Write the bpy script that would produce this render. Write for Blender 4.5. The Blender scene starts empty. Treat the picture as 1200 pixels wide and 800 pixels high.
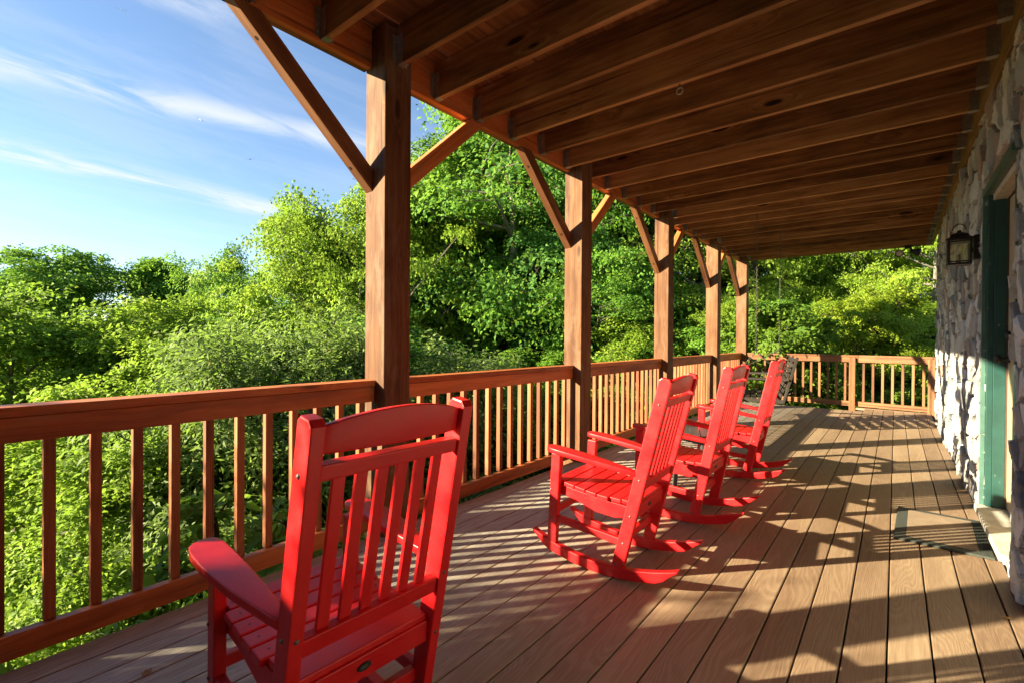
import bpy, bmesh, math, random
import numpy as np
from mathutils import Matrix, Vector

R = math.radians
scn = bpy.context.scene
COL = scn.collection
rnd = random.Random(11)

# ------------------------------------------------------------------ camera
cam_d = bpy.data.cameras.new('camera')
cam_d.sensor_width = 36.0
cam_d.lens = 554.8 / 1200 * 36
cam_d.clip_start = 0.05
cam_d.clip_end = 3000
cam = bpy.data.objects.new('camera', cam_d)
COL.objects.link(cam)
yaw, pit, rol, EYE = R(39.02), R(-0.344), R(0.377), 1.1628
fw = Vector((-math.sin(yaw) * math.cos(pit), math.cos(yaw) * math.cos(pit), math.sin(pit)))
rt = Vector((math.cos(yaw), math.sin(yaw), 0))
up = rt.cross(fw)
r2 = math.cos(rol) * rt + math.sin(rol) * up
u2 = -math.sin(rol) * rt + math.cos(rol) * up
m = Matrix((r2, u2, -fw)).transposed().to_4x4()
m.translation = Vector((0, 0, EYE))
cam.matrix_world = m
scn.camera = cam

# ------------------------------------------------------------------ world, sun, exposure
SUN_AZ, SUN_EL = R(38.5), R(20.0)          # the light travels towards +X sin, +Y cos
SKY_STRENGTH = 0.058
SUN_STRENGTH = 5.0
EXPOSURE = 2.27
w = bpy.data.worlds.new('World')
scn.world = w
w.use_nodes = True
nt = w.node_tree
nt.nodes.clear()
wo = nt.nodes.new('ShaderNodeOutputWorld')
bg = nt.nodes.new('ShaderNodeBackground')
bg.inputs['Strength'].default_value = SKY_STRENGTH
sky = nt.nodes.new('ShaderNodeTexSky')
sky.sky_type = 'NISHITA'
sky.sun_disc = False
sky.sun_elevation = SUN_EL
sky.sun_rotation = math.pi + SUN_AZ
sky.altitude = 900
sky.air_density = 1.0
sky.dust_density = 0.15
sky.ozone_density = 2.2
# thin cirrus, laid on a plane far overhead
tc = nt.nodes.new('ShaderNodeTexCoord')
sp = nt.nodes.new('ShaderNodeSeparateXYZ')
nt.links.new(tc.outputs['Generated'], sp.inputs[0])


def wmath(op, a, b=None, clamp=False):
    n = nt.nodes.new('ShaderNodeMath')
    n.operation = op
    n.use_clamp = clamp
    for i, v in enumerate((a, b)):
        if v is None:
            continue
        if isinstance(v, (int, float)):
            n.inputs[i].default_value = v
        else:
            nt.links.new(v, n.inputs[i])
    return n.outputs[0]


zc = wmath('ADD', wmath('MAXIMUM', sp.outputs[2], 0.0), 0.10)
cx = wmath('DIVIDE', sp.outputs[0], zc)
cy = wmath('DIVIDE', sp.outputs[1], zc)
cmb = nt.nodes.new('ShaderNodeCombineXYZ')
nt.links.new(cx, cmb.inputs[0])
nt.links.new(cy, cmb.inputs[1])
mp = nt.nodes.new('ShaderNodeMapping')
mp.inputs['Rotation'].default_value = (0, 0, R(6))
mp.inputs['Scale'].default_value = (3.4, 1.0, 1)
nt.links.new(cmb.outputs[0], mp.inputs[0])
n1 = nt.nodes.new('ShaderNodeTexNoise')
n1.inputs['Scale'].default_value = 1.5
n1.inputs['Detail'].default_value = 10
n1.inputs['Roughness'].default_value = 0.64
n1.inputs['Distortion'].default_value = 0.5
nt.links.new(mp.outputs[0], n1.inputs['Vector'])
n2 = nt.nodes.new('ShaderNodeTexNoise')
n2.inputs['Scale'].default_value = 0.9
n2.inputs['Detail'].default_value = 4
nt.links.new(cmb.outputs[0], n2.inputs['Vector'])


def wrange(v, a, b_, lo=0.0, hi=1.0):
    n = nt.nodes.new('ShaderNodeMapRange')
    n.interpolation_type = 'SMOOTHSTEP'
    nt.links.new(v, n.inputs[0])
    for k, q in zip((1, 2, 3, 4), (a, b_, lo, hi)):
        n.inputs[k].default_value = q
    return n.outputs[0]


def band(x0, slope, wid):
    """a long cloud street along (x - x0 - slope * y) = 0"""
    d_ = wmath('ABSOLUTE', wmath('SUBTRACT', wmath('SUBTRACT', wmath('ADD', cx, wmath('MULTIPLY', wmath('SUBTRACT', n2.outputs[0], .5), .34)), x0), wmath('MULTIPLY', cy, slope)))
    return wrange(d_, 0.0, wid, 1.0, 0.0)


streets = wmath('ADD', wmath('ADD', band(-2.62, -.10, .20), wmath('MULTIPLY', band(-2.07, .35, .15), .75)), wmath('ADD', wmath('MULTIPLY', band(-1.55, .45, .10), .4), .16))
cf = wmath('MULTIPLY', wmath('MULTIPLY', wrange(n1.outputs[0], .36, .66), streets), 0.85, True)
mixc = nt.nodes.new('ShaderNodeMix')
mixc.data_type = 'RGBA'
mixc.inputs['B'].default_value = (3.6, 3.75, 3.95, 1)
nt.links.new(cf, mixc.inputs['Factor'])
nt.links.new(sky.outputs[0], mixc.inputs['A'])
nt.links.new(mixc.outputs['Result'], bg.inputs['Color'])
nt.links.new(bg.outputs[0], wo.inputs[0])

sun_d = bpy.data.lights.new('sun', 'SUN')
sun_d.energy = SUN_STRENGTH
sun_d.angle = R(0.53)
sun_d.color = (1.0, 0.865, 0.59)
sun = bpy.data.objects.new('sun', sun_d)
COL.objects.link(sun)
ldir = Vector((math.sin(SUN_AZ) * math.cos(SUN_EL), math.cos(SUN_AZ) * math.cos(SUN_EL), -math.sin(SUN_EL)))
sun.rotation_euler = ldir.to_track_quat('-Z', 'Y').to_euler()
sun.location = (-8, -10, 12)

scn.view_settings.view_transform = 'Standard'
scn.view_settings.look = 'None'
scn.view_settings.exposure = EXPOSURE
scn.view_settings.gamma = 1
scn.view_settings.use_curve_mapping = False
scn.cycles.max_bounces = 8
scn.cycles.diffuse_bounces = 4
scn.cycles.transparent_max_bounces = 8
scn.cycles.use_denoising = True


# ------------------------------------------------------------------ object helpers
def link(name, data, parent=None, mat=None):
    o = bpy.data.objects.new(name, data)
    COL.objects.link(o)
    if parent is not None:
        o.parent = parent
    if mat is not None and data is not None and not data.materials:
        data.materials.append(mat)
    return o


def tag(o, label=None, cat=None, group=None, kind=None):
    if label:
        o['label'] = label
    if cat:
        o['category'] = cat
    if group:
        o['group'] = group
    if kind:
        o['kind'] = kind
    return o


def thing(name, label, cat, loc=(0, 0, 0), rot=(0, 0, 0), group=None):
    o = link(name, None)
    o.location = loc
    o.rotation_euler = rot
    return tag(o, label, cat, group)


def mesh_from_bm(name, bm, smooth=False):
    me = bpy.data.meshes.new(name)
    bm.normal_update()
    bm.to_mesh(me)
    bm.free()
    if smooth:
        me.polygons.foreach_set('use_smooth', [True] * len(me.polygons))
    return me


_boxes = {}


def box_mesh(name, sx, sy, sz, bev, mat):
    key = (round(sx, 4), round(sy, 4), round(sz, 4), round(bev, 4), mat.name)
    if key in _boxes:
        return _boxes[key]
    bm = bmesh.new()
    bmesh.ops.create_cube(bm, size=1)
    bmesh.ops.scale(bm, vec=(sx, sy, sz), verts=bm.verts)
    if bev > 0:
        bmesh.ops.bevel(bm, geom=list(bm.edges), offset=bev, segments=2, profile=0.6, affect='EDGES')
    me = mesh_from_bm(name, bm)
    me.materials.append(mat)
    _boxes[key] = me
    return me


def box(name, lo, hi, mat, parent=None, bev=0.003, axis=None):
    """axis aligned box lo..hi; the grain (local X) runs along `axis` (default: longest)"""
    lo, hi = Vector(lo), Vector(hi)
    d = hi - lo
    c = (lo + hi) / 2
    if axis is None:
        axis = max(range(3), key=lambda i: d[i])
    b = min(bev, min(d) * 0.3)
    if axis == 0:
        o = link(name, box_mesh(name, d.x, d.y, d.z, b, mat), parent)
    elif axis == 1:
        o = link(name, box_mesh(name, d.y, d.x, d.z, b, mat), parent)
        o.rotation_euler = (0, 0, R(90))
    else:
        o = link(name, box_mesh(name, d.z, d.y, d.x, b, mat), parent)
        o.rotation_euler = (0, R(-90), 0)
    o.location = c
    return o


def beam(name, p0, p1, wid, hgt, mat, parent=None, bev=0.003, ref=(0, 0, 1)):
    """square-ended bar p0->p1; local X along, local Z as near `ref` as possible"""
    p0, p1 = Vector(p0), Vector(p1)
    x = (p1 - p0)
    L = x.length
    x.normalize()
    y = Vector(ref).cross(x)
    y.normalize()
    z = x.cross(y)
    o = link(name, box_mesh(name, L, wid, hgt, min(bev, min(wid, hgt) * .3), mat), parent)
    mm = Matrix((x, y, z)).transposed().to_4x4()
    mm.translation = (p0 + p1) / 2
    o.matrix_local = mm
    return o


def prism_bm(poly, z0, z1, bev=0.0):
    """poly: list of (x,y); extruded z0..z1"""
    bm = bmesh.new()
    a = [bm.verts.new((x, y, z0)) for x, y in poly]
    b = [bm.verts.new((x, y, z1)) for x, y in poly]
    n = len(poly)
    bm.faces.new(a[::-1])
    bm.faces.new(b)
    for i in range(n):
        bm.faces.new((a[i], a[(i + 1) % n], b[(i + 1) % n], b[i]))
    bmesh.ops.recalc_face_normals(bm, faces=bm.faces)
    if bev > 0:
        ed = [e for e in bm.edges if abs(e.verts[0].co.z - e.verts[1].co.z) < 1e-6]
        bmesh.ops.bevel(bm, geom=ed, offset=bev, segments=2, profile=.6, affect='EDGES')
    return bm


def lathe_bm(prof, n=20):
    bm = bmesh.new()
    rings = []
    for r, z in prof:
        rings.append([bm.verts.new((r * math.cos(2 * math.pi * i / n), r * math.sin(2 * math.pi * i / n), z)) for i in range(n)])
    for a, b in zip(rings, rings[1:]):
        for i in range(n):
            bm.faces.new((a[i], a[(i + 1) % n], b[(i + 1) % n], b[i]))
    bm.faces.new(rings[0][::-1])
    bm.faces.new(rings[-1])
    bmesh.ops.recalc_face_normals(bm, faces=bm.faces)
    return bm


def tube_bm(pts, rad, n=8, closed=False, bm=None):
    bm = bm or bmesh.new()
    pts = [Vector(p) for p in pts]
    rings = []
    N = len(pts)
    for i, p in enumerate(pts):
        if closed:
            t = pts[(i + 1) % N] - pts[i - 1]
        else:
            t = pts[min(i + 1, N - 1)] - pts[max(i - 1, 0)]
        t.normalize()
        a = t.orthogonal().normalized() if abs(t.z) > .95 else Vector((0, 0, 1)).cross(t).normalized()
        b = t.cross(a)
        r = rad[i] if isinstance(rad, (list, tuple)) else rad
        rings.append([bm.verts.new(p + r * (math.cos(2 * math.pi * k / n) * a + math.sin(2 * math.pi * k / n) * b)) for k in range(n)])
    for i in range(N if closed else N - 1):
        A, B = rings[i], rings[(i + 1) % N]
        for k in range(n):
            bm.faces.new((A[k], A[(k + 1) % n], B[(k + 1) % n], B[k]))
    if not closed:
        bm.faces.new(rings[0][::-1])
        bm.faces.new(rings[-1])
    return bm


def copy_tree(o, parent=None):
    c = o.copy()
    COL.objects.link(c)
    if parent is not None:
        c.parent = parent
    for ch in list(o.children):
        copy_tree(ch, c)
    return c


# ------------------------------------------------------------------ material helpers
class NB:
    def __init__(self, name):
        self.m = bpy.data.materials.new(name)
        self.m.use_nodes = True
        self.t = self.m.node_tree
        self.t.nodes.clear()
        self.out = self.n('ShaderNodeOutputMaterial')
        self.p = self.n('ShaderNodeBsdfPrincipled')
        self.l(self.p.outputs[0], self.out.inputs[0])

    def n(self, k, **kw):
        nd = self.t.nodes.new(k)
        for a, b in kw.items():
            setattr(nd, a, b)
        return nd

    def l(self, a, b):
        self.t.links.new(a, b)

    def set(self, nd, sock, v):
        s = nd.inputs[sock]
        if hasattr(v, 'is_linked') or isinstance(v, bpy.types.NodeSocket):
            self.l(v, s)
        else:
            s.default_value = v

    def math(self, op, a, b=0.0, clamp=False):
        nd = self.n('ShaderNodeMath', operation=op, use_clamp=clamp)
        self.set(nd, 0, a)
        self.set(nd, 1, b)
        return nd.outputs[0]

    def vmath(self, op, a, b):
        nd = self.n('ShaderNodeVectorMath', operation=op)
        self.set(nd, 0, a)
        self.set(nd, 1, b)
        return nd.outputs[0]

    def noise(self, vec, scale, detail=4, rough=.55, dist=0.0, out=0):
        nd = self.n('ShaderNodeTexNoise')
        if vec is not None:
            self.l(vec, nd.inputs['Vector'])
        nd.inputs['Scale'].default_value = scale
        nd.inputs['Detail'].default_value = detail
        nd.inputs['Roughness'].default_value = rough
        nd.inputs['Distortion'].default_value = dist
        return nd.outputs[out]

    def rng(self, v, a, b, c=0.0, d=1.0, smooth=True):
        nd = self.n('ShaderNodeMapRange')
        nd.interpolation_type = 'SMOOTHSTEP' if smooth else 'LINEAR'
        self.set(nd, 0, v)
        for i, x in zip((1, 2, 3, 4), (a, b, c, d)):
            nd.inputs[i].default_value = x
        return nd.outputs[0]

    def ramp(self, v, stops, interp='LINEAR'):
        nd = self.n('ShaderNodeValToRGB')
        self.set(nd, 0, v)
        nd.color_ramp.interpolation = interp
        e = nd.color_ramp.elements
        while len(e) < len(stops):
            e.new(.5)
        for el, (ps, c) in zip(e, stops):
            el.position = ps
            el.color = (*c, 1)
        return nd.outputs[0]

    def mix(self, f, a, b, mode='MIX'):
        nd = self.n('ShaderNodeMix', data_type='RGBA', blend_type=mode)
        self.set(nd, 'Factor', f)
        for k, v in (('A', a), ('B', b)):
            if isinstance(v, tuple):
                nd.inputs[k].default_value = (*v, 1)
            else:
                self.l(v, nd.inputs[k])
        return nd.outputs['Result']

    def bump(self, h, strength=.3, dist=.002):
        nd = self.n('ShaderNodeBump')
        nd.inputs['Strength'].default_value = strength
        nd.inputs['Distance'].default_value = dist
        self.l(h, nd.inputs['Height'])
        self.l(nd.outputs[0], self.p.inputs['Normal'])

    def objvec(self, scale=(1, 1, 1)):
        t = self.n('ShaderNodeTexCoord')
        oi = self.n('ShaderNodeObjectInfo')
        off = self.vmath('MULTIPLY', oi.outputs['Random'], (37.0, 11.0, 17.0))
        v = self.vmath('ADD', t.outputs['Object'], off)
        return self.vmath('MULTIPLY', v, scale), oi.outputs['Random'], t


def wood_mat(name, dark, mid, light, rough=.6, knots=1.0, grainy=1.0, blotch=.35, weather=None):
    b = NB(name)
    v, rn, t = b.objvec((1, 1, 1))
    g = b.vmath('MULTIPLY', v, (1.1, 26, 26))
    warp = b.noise(v, 2.2, 2, .5, 0, 1)
    wv = b.vmath('MULTIPLY', warp, (1.2, 1.2, 1.2))
    g2 = b.vmath('ADD', g, wv)
    # knots pull the grain round them
    kv = b.vmath('MULTIPLY', v, (1.55, 5.2, 5.2))
    vo = b.n('ShaderNodeTexVoronoi')
    vo.inputs['Scale'].default_value = 1
    b.l(kv, vo.inputs['Vector'])
    kd = vo.outputs['Distance']
    ks = b.rng(kd, .0, .32, 1, 0)
    g3 = b.n('ShaderNodeVectorMath', operation='MULTIPLY_ADD')
    b.l(ks, g3.inputs[0])
    g3.inputs[1].default_value = (0, 3.0, 3.0)
    b.l(g2, g3.inputs[2])
    n1 = b.noise(g3.outputs[0], 1.0, 5, .6)
    n2 = b.noise(b.vmath('MULTIPLY', v, (2.0, 5, 5)), 1.0, 3, .5)
    n3 = b.noise(b.vmath('MULTIPLY', v, (7, 130, 130)), 1.0, 3, .6)
    a1 = b.rng(n1, .34, .66, smooth=False)
    a2 = b.rng(n2, .32, .68, smooth=False)
    a3 = b.rng(n3, .32, .68, smooth=False)
    f = b.math('ADD', b.math('MULTIPLY', a1, .46), b.math('MULTIPLY', a2, .34))
    f = b.math('ADD', f, b.math('MULTIPLY', a3, .20))
    f = b.math('ADD', f, b.math('MULTIPLY', b.math('SUBTRACT', rn, .5), .55))
    c = b.ramp(f, [(.08, dark), (.5, mid), (.95, light)])
    # long drying checks
    ck = b.noise(b.vmath('MULTIPLY', v, (.55, 42, 42)), 1.0, 2, .5)
    c = b.mix(b.rng(ck, .66, .70, 0, .75), c, tuple(x * .35 for x in dark))
    kc = b.rng(kd, .07, .13, 1, 0)
    kn = b.rng(b.noise(kv, .45, 1), .44, .50)
    kf = b.math('MULTIPLY', b.math('MULTIPLY', kc, kn), knots)
    c = b.mix(kf, c, tuple(x * .22 for x in dark))
    if weather:
        wm = b.rng(b.noise(b.vmath('MULTIPLY', v, (2.5, 9, 9)), 1, 5, .65), .5, .68)
        c = b.mix(b.math('MULTIPLY', wm, weather[1]), c, weather[0])
    b.l(c, b.p.inputs['Base Color'])
    b.p.inputs['Roughness'].default_value = rough
    b.p.inputs['Specular IOR Level'].default_value = .3
    b.bump(b.math('ADD', n1, b.math('ADD', b.math('MULTIPLY', n3, .7), b.math('MULTIPLY', ck, -.6))), .5, .003)
    return b.m


M = {}
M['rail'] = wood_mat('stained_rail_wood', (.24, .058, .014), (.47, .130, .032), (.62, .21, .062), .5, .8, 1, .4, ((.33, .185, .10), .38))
M['post'] = wood_mat('rough_post_wood', (.062, .023, .009), (.132, .055, .021), (.22, .108, .047), .75, .7, 1.1, .55, ((.19, .125, .075), .6))
M['joist'] = wood_mat('joist_wood', (.12, .050, .017), (.30, .130, .046), (.52, .26, .11), .65, 1.0, 1.1, .5)
M['ceilboard'] = wood_mat('upper_board_wood', (.13, .045, .017), (.25, .092, .034), (.38, .16, .06), .7, .5, 1, .5)
M['ledger'] = wood_mat('ledger_wood', (.19, .105, .035), (.33, .20, .075), (.46, .30, .13), .7, .6, 1, .4)
M['swingwood'] = wood_mat('weathered_swing_wood', (.014, .011, .009), (.028, .022, .018), (.055, .044, .035), .7, .4, 1, .4)
M['darkwood'] = wood_mat('dark_fill_wood', (.03, .02, .014), (.05, .034, .022), (.08, .055, .04), .9, 0, 1, .3)
M['baluster'] = wood_mat('baluster_wood', (.155, .050, .018), (.315, .100, .036), (.45, .165, .066), .65, .3, 1, .5)
M['farrail'] = wood_mat('sunlit_rail_wood', (.095, .033, .012), (.185, .072, .028), (.29, .13, .055), .6, .7, 1, .4)  # second copy of the rail stain, its tone set for parts in full sun


def deck_mat():
    b = NB('composite_deck_board')
    v, rn, t = b.objvec((1, 1, 1))
    base = b.vmath('MULTIPLY', v, (.55, 7.0, 1))
    wn = b.noise(b.vmath('MULTIPLY', v, (1.1, 5, 1)), 1, 2, .5, 0, 1)
    wv = b.vmath('ADD', base, b.vmath('MULTIPLY', wn, (1.2, 1.2, 0)))
    wt = b.n('ShaderNodeTexWave', wave_type='RINGS', bands_direction='X', rings_direction='Z') if False else b.n('ShaderNodeTexNoise')
    b.l(wv, wt.inputs['Vector'])
    wt.inputs['Scale'].default_value = .55
    wt.inputs['Detail'].default_value = 1.5
    ph = b.math('MULTIPLY', wt.outputs[0], 300.0)
    s = b.math('SINE', ph)
    s = b.rng(s, -.4, .95)
    fine = b.noise(b.vmath('MULTIPLY', v, (9, 210, 1)), 1, 3, .6)
    big = b.noise(b.vmath('MULTIPLY', v, (1.3, 7, 1)), 1, 4, .6)
    c = b.ramp(b.math('ADD', b.math('MULTIPLY', s, .085), b.math('ADD', b.math('MULTIPLY', fine, .42), b.math('ADD', b.math('MULTIPLY', big, .32), b.math('MULTIPLY', rn, .30)))),
               [(.22, (.130, .077, .047)), (.56, (.262, .176, .110)), (.92, (.42, .315, .20))])
    # boards out by the rail have greyed in the weather, with a film of algae
    geo = b.n('ShaderNodeNewGeometry')
    sx = b.n('ShaderNodeSeparateXYZ')
    b.l(geo.outputs['Position'], sx.inputs[0])
    wx = b.rng(b.math('ADD', sx.outputs[0], b.math('MULTIPLY', b.math('SUBTRACT', b.noise(geo.outputs['Position'], 2.6, 5, .6), .5), 1.3)), -.9, -2.1)
    c = b.mix(b.math('MULTIPLY', wx, .85), c, b.mix(b.rng(fine, .3, .7), (.30, .275, .22), (.58, .54, .455)))
    # dusty scuffs and water stains
    sc = b.rng(b.noise(geo.outputs['Position'], 3.1, 6, .68, .4), .56, .72)
    c = b.mix(b.math('MULTIPLY', sc, .30), c, (.30, .235, .175))
    sp_ = b.rng(b.noise(geo.outputs['Position'], 60, 2, .5), .70, .76)
    c = b.mix(b.math('MULTIPLY', sp_, .35), c, (.42, .37, .30))
    b.l(c, b.p.inputs['Base Color'])
    b.l(b.rng(big, .3, .7, .50, .68), b.p.inputs['Roughness'])
    b.p.inputs['Specular IOR Level'].default_value = .35
    b.bump(b.math('ADD', s, b.math('MULTIPLY', fine, .9)), .20, .0012)
    return b.m


M['deck'] = deck_mat()


def red_mat():
    b = NB('red_recycled_plastic')
    v, rn, t = b.objvec((1, 1, 1))
    f = b.noise(b.vmath('MULTIPLY', v, (18, 160, 160)), 1, 3, .6)
    g = b.noise(v, 9, 4, .6)
    c = b.ramp(b.math('ADD', b.math('MULTIPLY', f, .4), b.math('MULTIPLY', g, .6)), [(.3, (.50, .005, .009)), (.7, (.64, .014, .016))])
    dust = b.rng(b.noise(v, 22, 5, .7), .58, .80)
    c = b.mix(b.math('MULTIPLY', dust, .04), c, (.66, .22, .2))
    b.l(c, b.p.inputs['Base Color'])
    b.l(b.rng(g, .3, .7, .34, .46), b.p.inputs['Roughness'])
    b.p.inputs['Specular IOR Level'].default_value = .36
    b.bump(b.math('ADD', f, b.math('MULTIPLY', b.noise(v, 320, 2, .5), .8)), .16, .0012)
    return b.m


M['red'] = red_mat()


def plain(name, col, rough=.6, metal=0.0, nscale=20, amount=.25, bump=.1, spec=.5):
    b = NB(name)
    v, rn, t = b.objvec((1, 1, 1))
    n = b.noise(v, nscale, 4, .6)
    lo = tuple(x * (1 - amount) for x in col)
    hi = tuple(min(1, x * (1 + amount)) for x in col)
    b.l(b.ramp(n, [(.3, lo), (.7, hi)]), b.p.inputs['Base Color'])
    b.p.inputs['Roughness'].default_value = rough
    b.p.inputs['Metallic'].default_value = metal
    b.p.inputs['Specular IOR Level'].default_value = spec
    if bump:
        b.bump(n, bump, .002)
    return b.m


M['steel'] = plain('galvanised_steel', (.42, .42, .40), .45, .85, 40, .25, .05)
M['bolt'] = plain('bolt_steel', (.13, .12, .115), .6, .7, 60, .15, 0)
M['black'] = plain('black_metal', (.018, .017, .017), .45, .3, 60, .3, .05)
M['plaque'] = plain('dark_plaque', (.022, .018, .016), .4, .2, 80, .2, .05)
M['plaquemark'] = plain('plaque_relief', (.16, .13, .11), .4, .5, 80, .2, 0)
M['chain'] = plain('weathered_chain', (.13, .115, .10), .5, .8, 80, .3, 0)
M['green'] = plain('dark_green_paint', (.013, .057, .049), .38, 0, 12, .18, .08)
def chips(m, col):
    t_ = m.node_tree
    p_ = next(n for n in t_.nodes if n.type == 'BSDF_PRINCIPLED')
    src = p_.inputs['Base Color'].links[0].from_socket
    g_ = t_.nodes.new('ShaderNodeNewGeometry')
    n_ = t_.nodes.new('ShaderNodeTexNoise')
    n_.inputs['Scale'].default_value = 14
    n_.inputs['Detail'].default_value = 6
    n_.inputs['Roughness'].default_value = .75
    t_.links.new(g_.outputs['Position'], n_.inputs['Vector'])
    r_ = t_.nodes.new('ShaderNodeMapRange')
    r_.inputs[1].default_value = .655
    r_.inputs[2].default_value = .675
    t_.links.new(n_.outputs[0], r_.inputs[0])
    x_ = t_.nodes.new('ShaderNodeMix')
    x_.data_type = 'RGBA'
    t_.links.new(r_.outputs[0], x_.inputs['Factor'])
    t_.links.new(src, x_.inputs['A'])
    x_.inputs['B'].default_value = (*col, 1)
    t_.links.new(x_.outputs['Result'], p_.inputs['Base Color'])


chips(M['green'], (.42, .42, .38))
M['greenlit'] = plain('green_paint_lit_tone', (.060, .135, .108), .45, 0, 12, .2, .08)  # the door's green paint again, with its sunlit tone put into the colour
M['tan'] = plain('tan_door_paint', (.46, .36, .235), .5, 0, 10, .12, .05)
M['brown'] = plain('brown_weatherstrip', (.07, .04, .025), .6, 0, 20, .2, .05)
M['sill'] = plain('pale_sill_stone', (.46, .44, .38), .8, 0, 14, .2, .3)
M['mortar'] = plain('grey_mortar', (.17, .165, .155), .95, 0, 45, .4, .6)
M['table'] = plain('charcoal_plastic', (.050, .048, .050), .45, 0, 25, .2, .1)
M['matborder'] = plain('green_rubber_border', (.036, .043, .037), .8, 0, 160, .5, .5)
M['bird'] = plain('bird_feathers', (.02, .018, .02), .8, 0, 30, .2, 0)
M['birdpale'] = plain('pale_bird_feathers', (.55, .55, .55), .8, 0, 30, .2, 0)
M['deadleaf'] = plain('dead_leaf', (.30, .15, .035), .7, 0, 60, .4, .3)
M['lens'] = plain('floodlight_lens', (.50, .40, .33), .2, 0, 60, .3, .2)
M['candle'] = plain('lantern_candle_sleeve', (.23, .14, .06), .5, 0, 30, .1, 0)


def mat_carpet():
    b = NB('coir_mat_pile')
    t = b.n('ShaderNodeTexCoord')
    n = b.noise(t.outputs['Object'], 260, 3, .7)
    m2 = b.noise(t.outputs['Object'], 9, 4, .6)
    b.l(b.ramp(b.math('ADD', b.math('MULTIPLY', n, .6), b.math('MULTIPLY', m2, .4)), [(.3, (.16, .112, .072)), (.7, (.35, .26, .175))]), b.p.inputs['Base Color'])
    b.p.inputs['Roughness'].default_value = .95
    b.bump(n, .8, .004)
    return b.m


M['pile'] = mat_carpet()


def glass_mat(name, col, rough=.02):
    b = NB(name)
    v, rn, t = b.objvec((1, 1, 1))
    b.p.inputs['Base Color'].default_value = (*col, 1)
    b.p.inputs['Transmission Weight'].default_value = 1
    b.p.inputs['Roughness'].default_value = rough
    b.p.inputs['IOR'].default_value = 1.45
    b.bump(b.noise(v, 25, 2), .15, .003)
    return b.m


def seeded():
    b = NB('seeded_lantern_glass')
    v, rn, t = b.objvec((1, 1, 1))
    b.p.inputs['Base Color'].default_value = (.74, .74, .58, 1)
    b.p.inputs['Roughness'].default_value = .12
    b.bump(b.noise(v, 45, 2), .35, .003)
    tr = b.n('ShaderNodeBsdfTransparent')
    tr.inputs[0].default_value = (.95, .95, .86, 1)
    tl = b.n('ShaderNodeBsdfTranslucent')
    tl.inputs[0].default_value = (.80, .80, .62, 1)
    m1 = b.n('ShaderNodeMixShader')
    m1.inputs[0].default_value = .5
    b.l(b.p.outputs[0], m1.inputs[1])
    b.l(tl.outputs[0], m1.inputs[2])
    m2 = b.n('ShaderNodeMixShader')
    m2.inputs[0].default_value = .20
    b.l(tr.outputs[0], m2.inputs[1])
    b.l(m1.outputs[0], m2.inputs[2])
    b.l(m2.outputs[0], b.out.inputs[0])
    return b.m


M['glass'] = seeded()
M['bulb'] = glass_mat('clear_bulb_glass', (1, 1, 1), .0)


def stone_mat():
    b = NB('split_fieldstone')
    at = b.n('ShaderNodeAttribute', attribute_name='tint')
    sx = b.n('ShaderNodeSeparateColor')
    b.l(at.outputs['Color'], sx.inputs[0])
    geo = b.n('ShaderNodeNewGeometry')
    pos = geo.outputs['Position']
    c = b.ramp(sx.outputs[0], [(0, (0.381, 0.392, 0.402)), (.12, (0.582, 0.564, 0.524)), (.24, (0.252, 0.265, 0.284)), (.34, (0.613, 0.622, 0.590)),
                               (.46, (0.511, 0.519, 0.524)), (.56, (0.622, 0.630, 0.643)), (.66, (0.305, 0.310, 0.315)), (.74, (0.500, 0.461, 0.410)),
                               (.82, (0.197, 0.212, 0.229)), (.90, (0.372, 0.280, 0.244)), (.955, (0.615, 0.623, 0.599))], 'CONSTANT')
    n = b.noise(pos, 11, 6, .68, .5)
    n2 = b.noise(pos, 38, 5, .7)
    c = b.mix(b.rng(n, .48, .72, 0, .6), c, b.mix(sx.outputs[1], (.17, .165, .155), (.42, .32, .20)))
    c = b.mix(b.rng(n2, .58, .74, 0, .55), c, (.55, .53, .48))
    c = b.mix(b.rng(n2, .42, .28, 0, .55), c, (.10, .095, .085))
    b.l(c, b.p.inputs['Base Color'])
    b.p.inputs['Roughness'].default_value = .88
    b.p.inputs['Specular IOR Level'].default_value = .25
    b.bump(b.math('ADD', b.noise(pos, 20, 7, .7), b.math('MULTIPLY', n2, .4)), .9, .014)
    return b.m


M['stone'] = stone_mat()


def leaf_mat(name, dark, mid, light, trans=.50, rough=.6):
    b = NB(name)
    at = b.n('ShaderNodeAttribute', attribute_name='tint')
    sx = b.n('ShaderNodeSeparateColor')
    b.l(at.outputs['Color'], sx.inputs[0])
    oi = b.n('ShaderNodeObjectInfo')
    f = b.math('ADD', b.math('MULTIPLY', sx.outputs[0], .75), b.math('MULTIPLY', oi.outputs['Random'], .25))
    c = b.ramp(f, [(.1, dark), (.5, mid), (.9, light)])
    c = b.mix(b.rng(sx.outputs[1], .988, .992), c, (.16, .11, .02))
    b.l(c, b.p.inputs['Base Color'])
    b.p.inputs['Roughness'].default_value = rough
    b.p.inputs['Specular IOR Level'].default_value = .22
    tr = b.n('ShaderNodeBsdfTranslucent')
    b.l(b.mix(.5, c, (.26, .42, .04)), tr.inputs[0])
    mx = b.n('ShaderNodeMixShader')
    mx.inputs[0].default_value = trans
    b.l(b.p.outputs[0], mx.inputs[1])
    b.l(tr.outputs[0], mx.inputs[2])
    b.l(mx.outputs[0], b.out.inputs[0])
    return b.m


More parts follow.
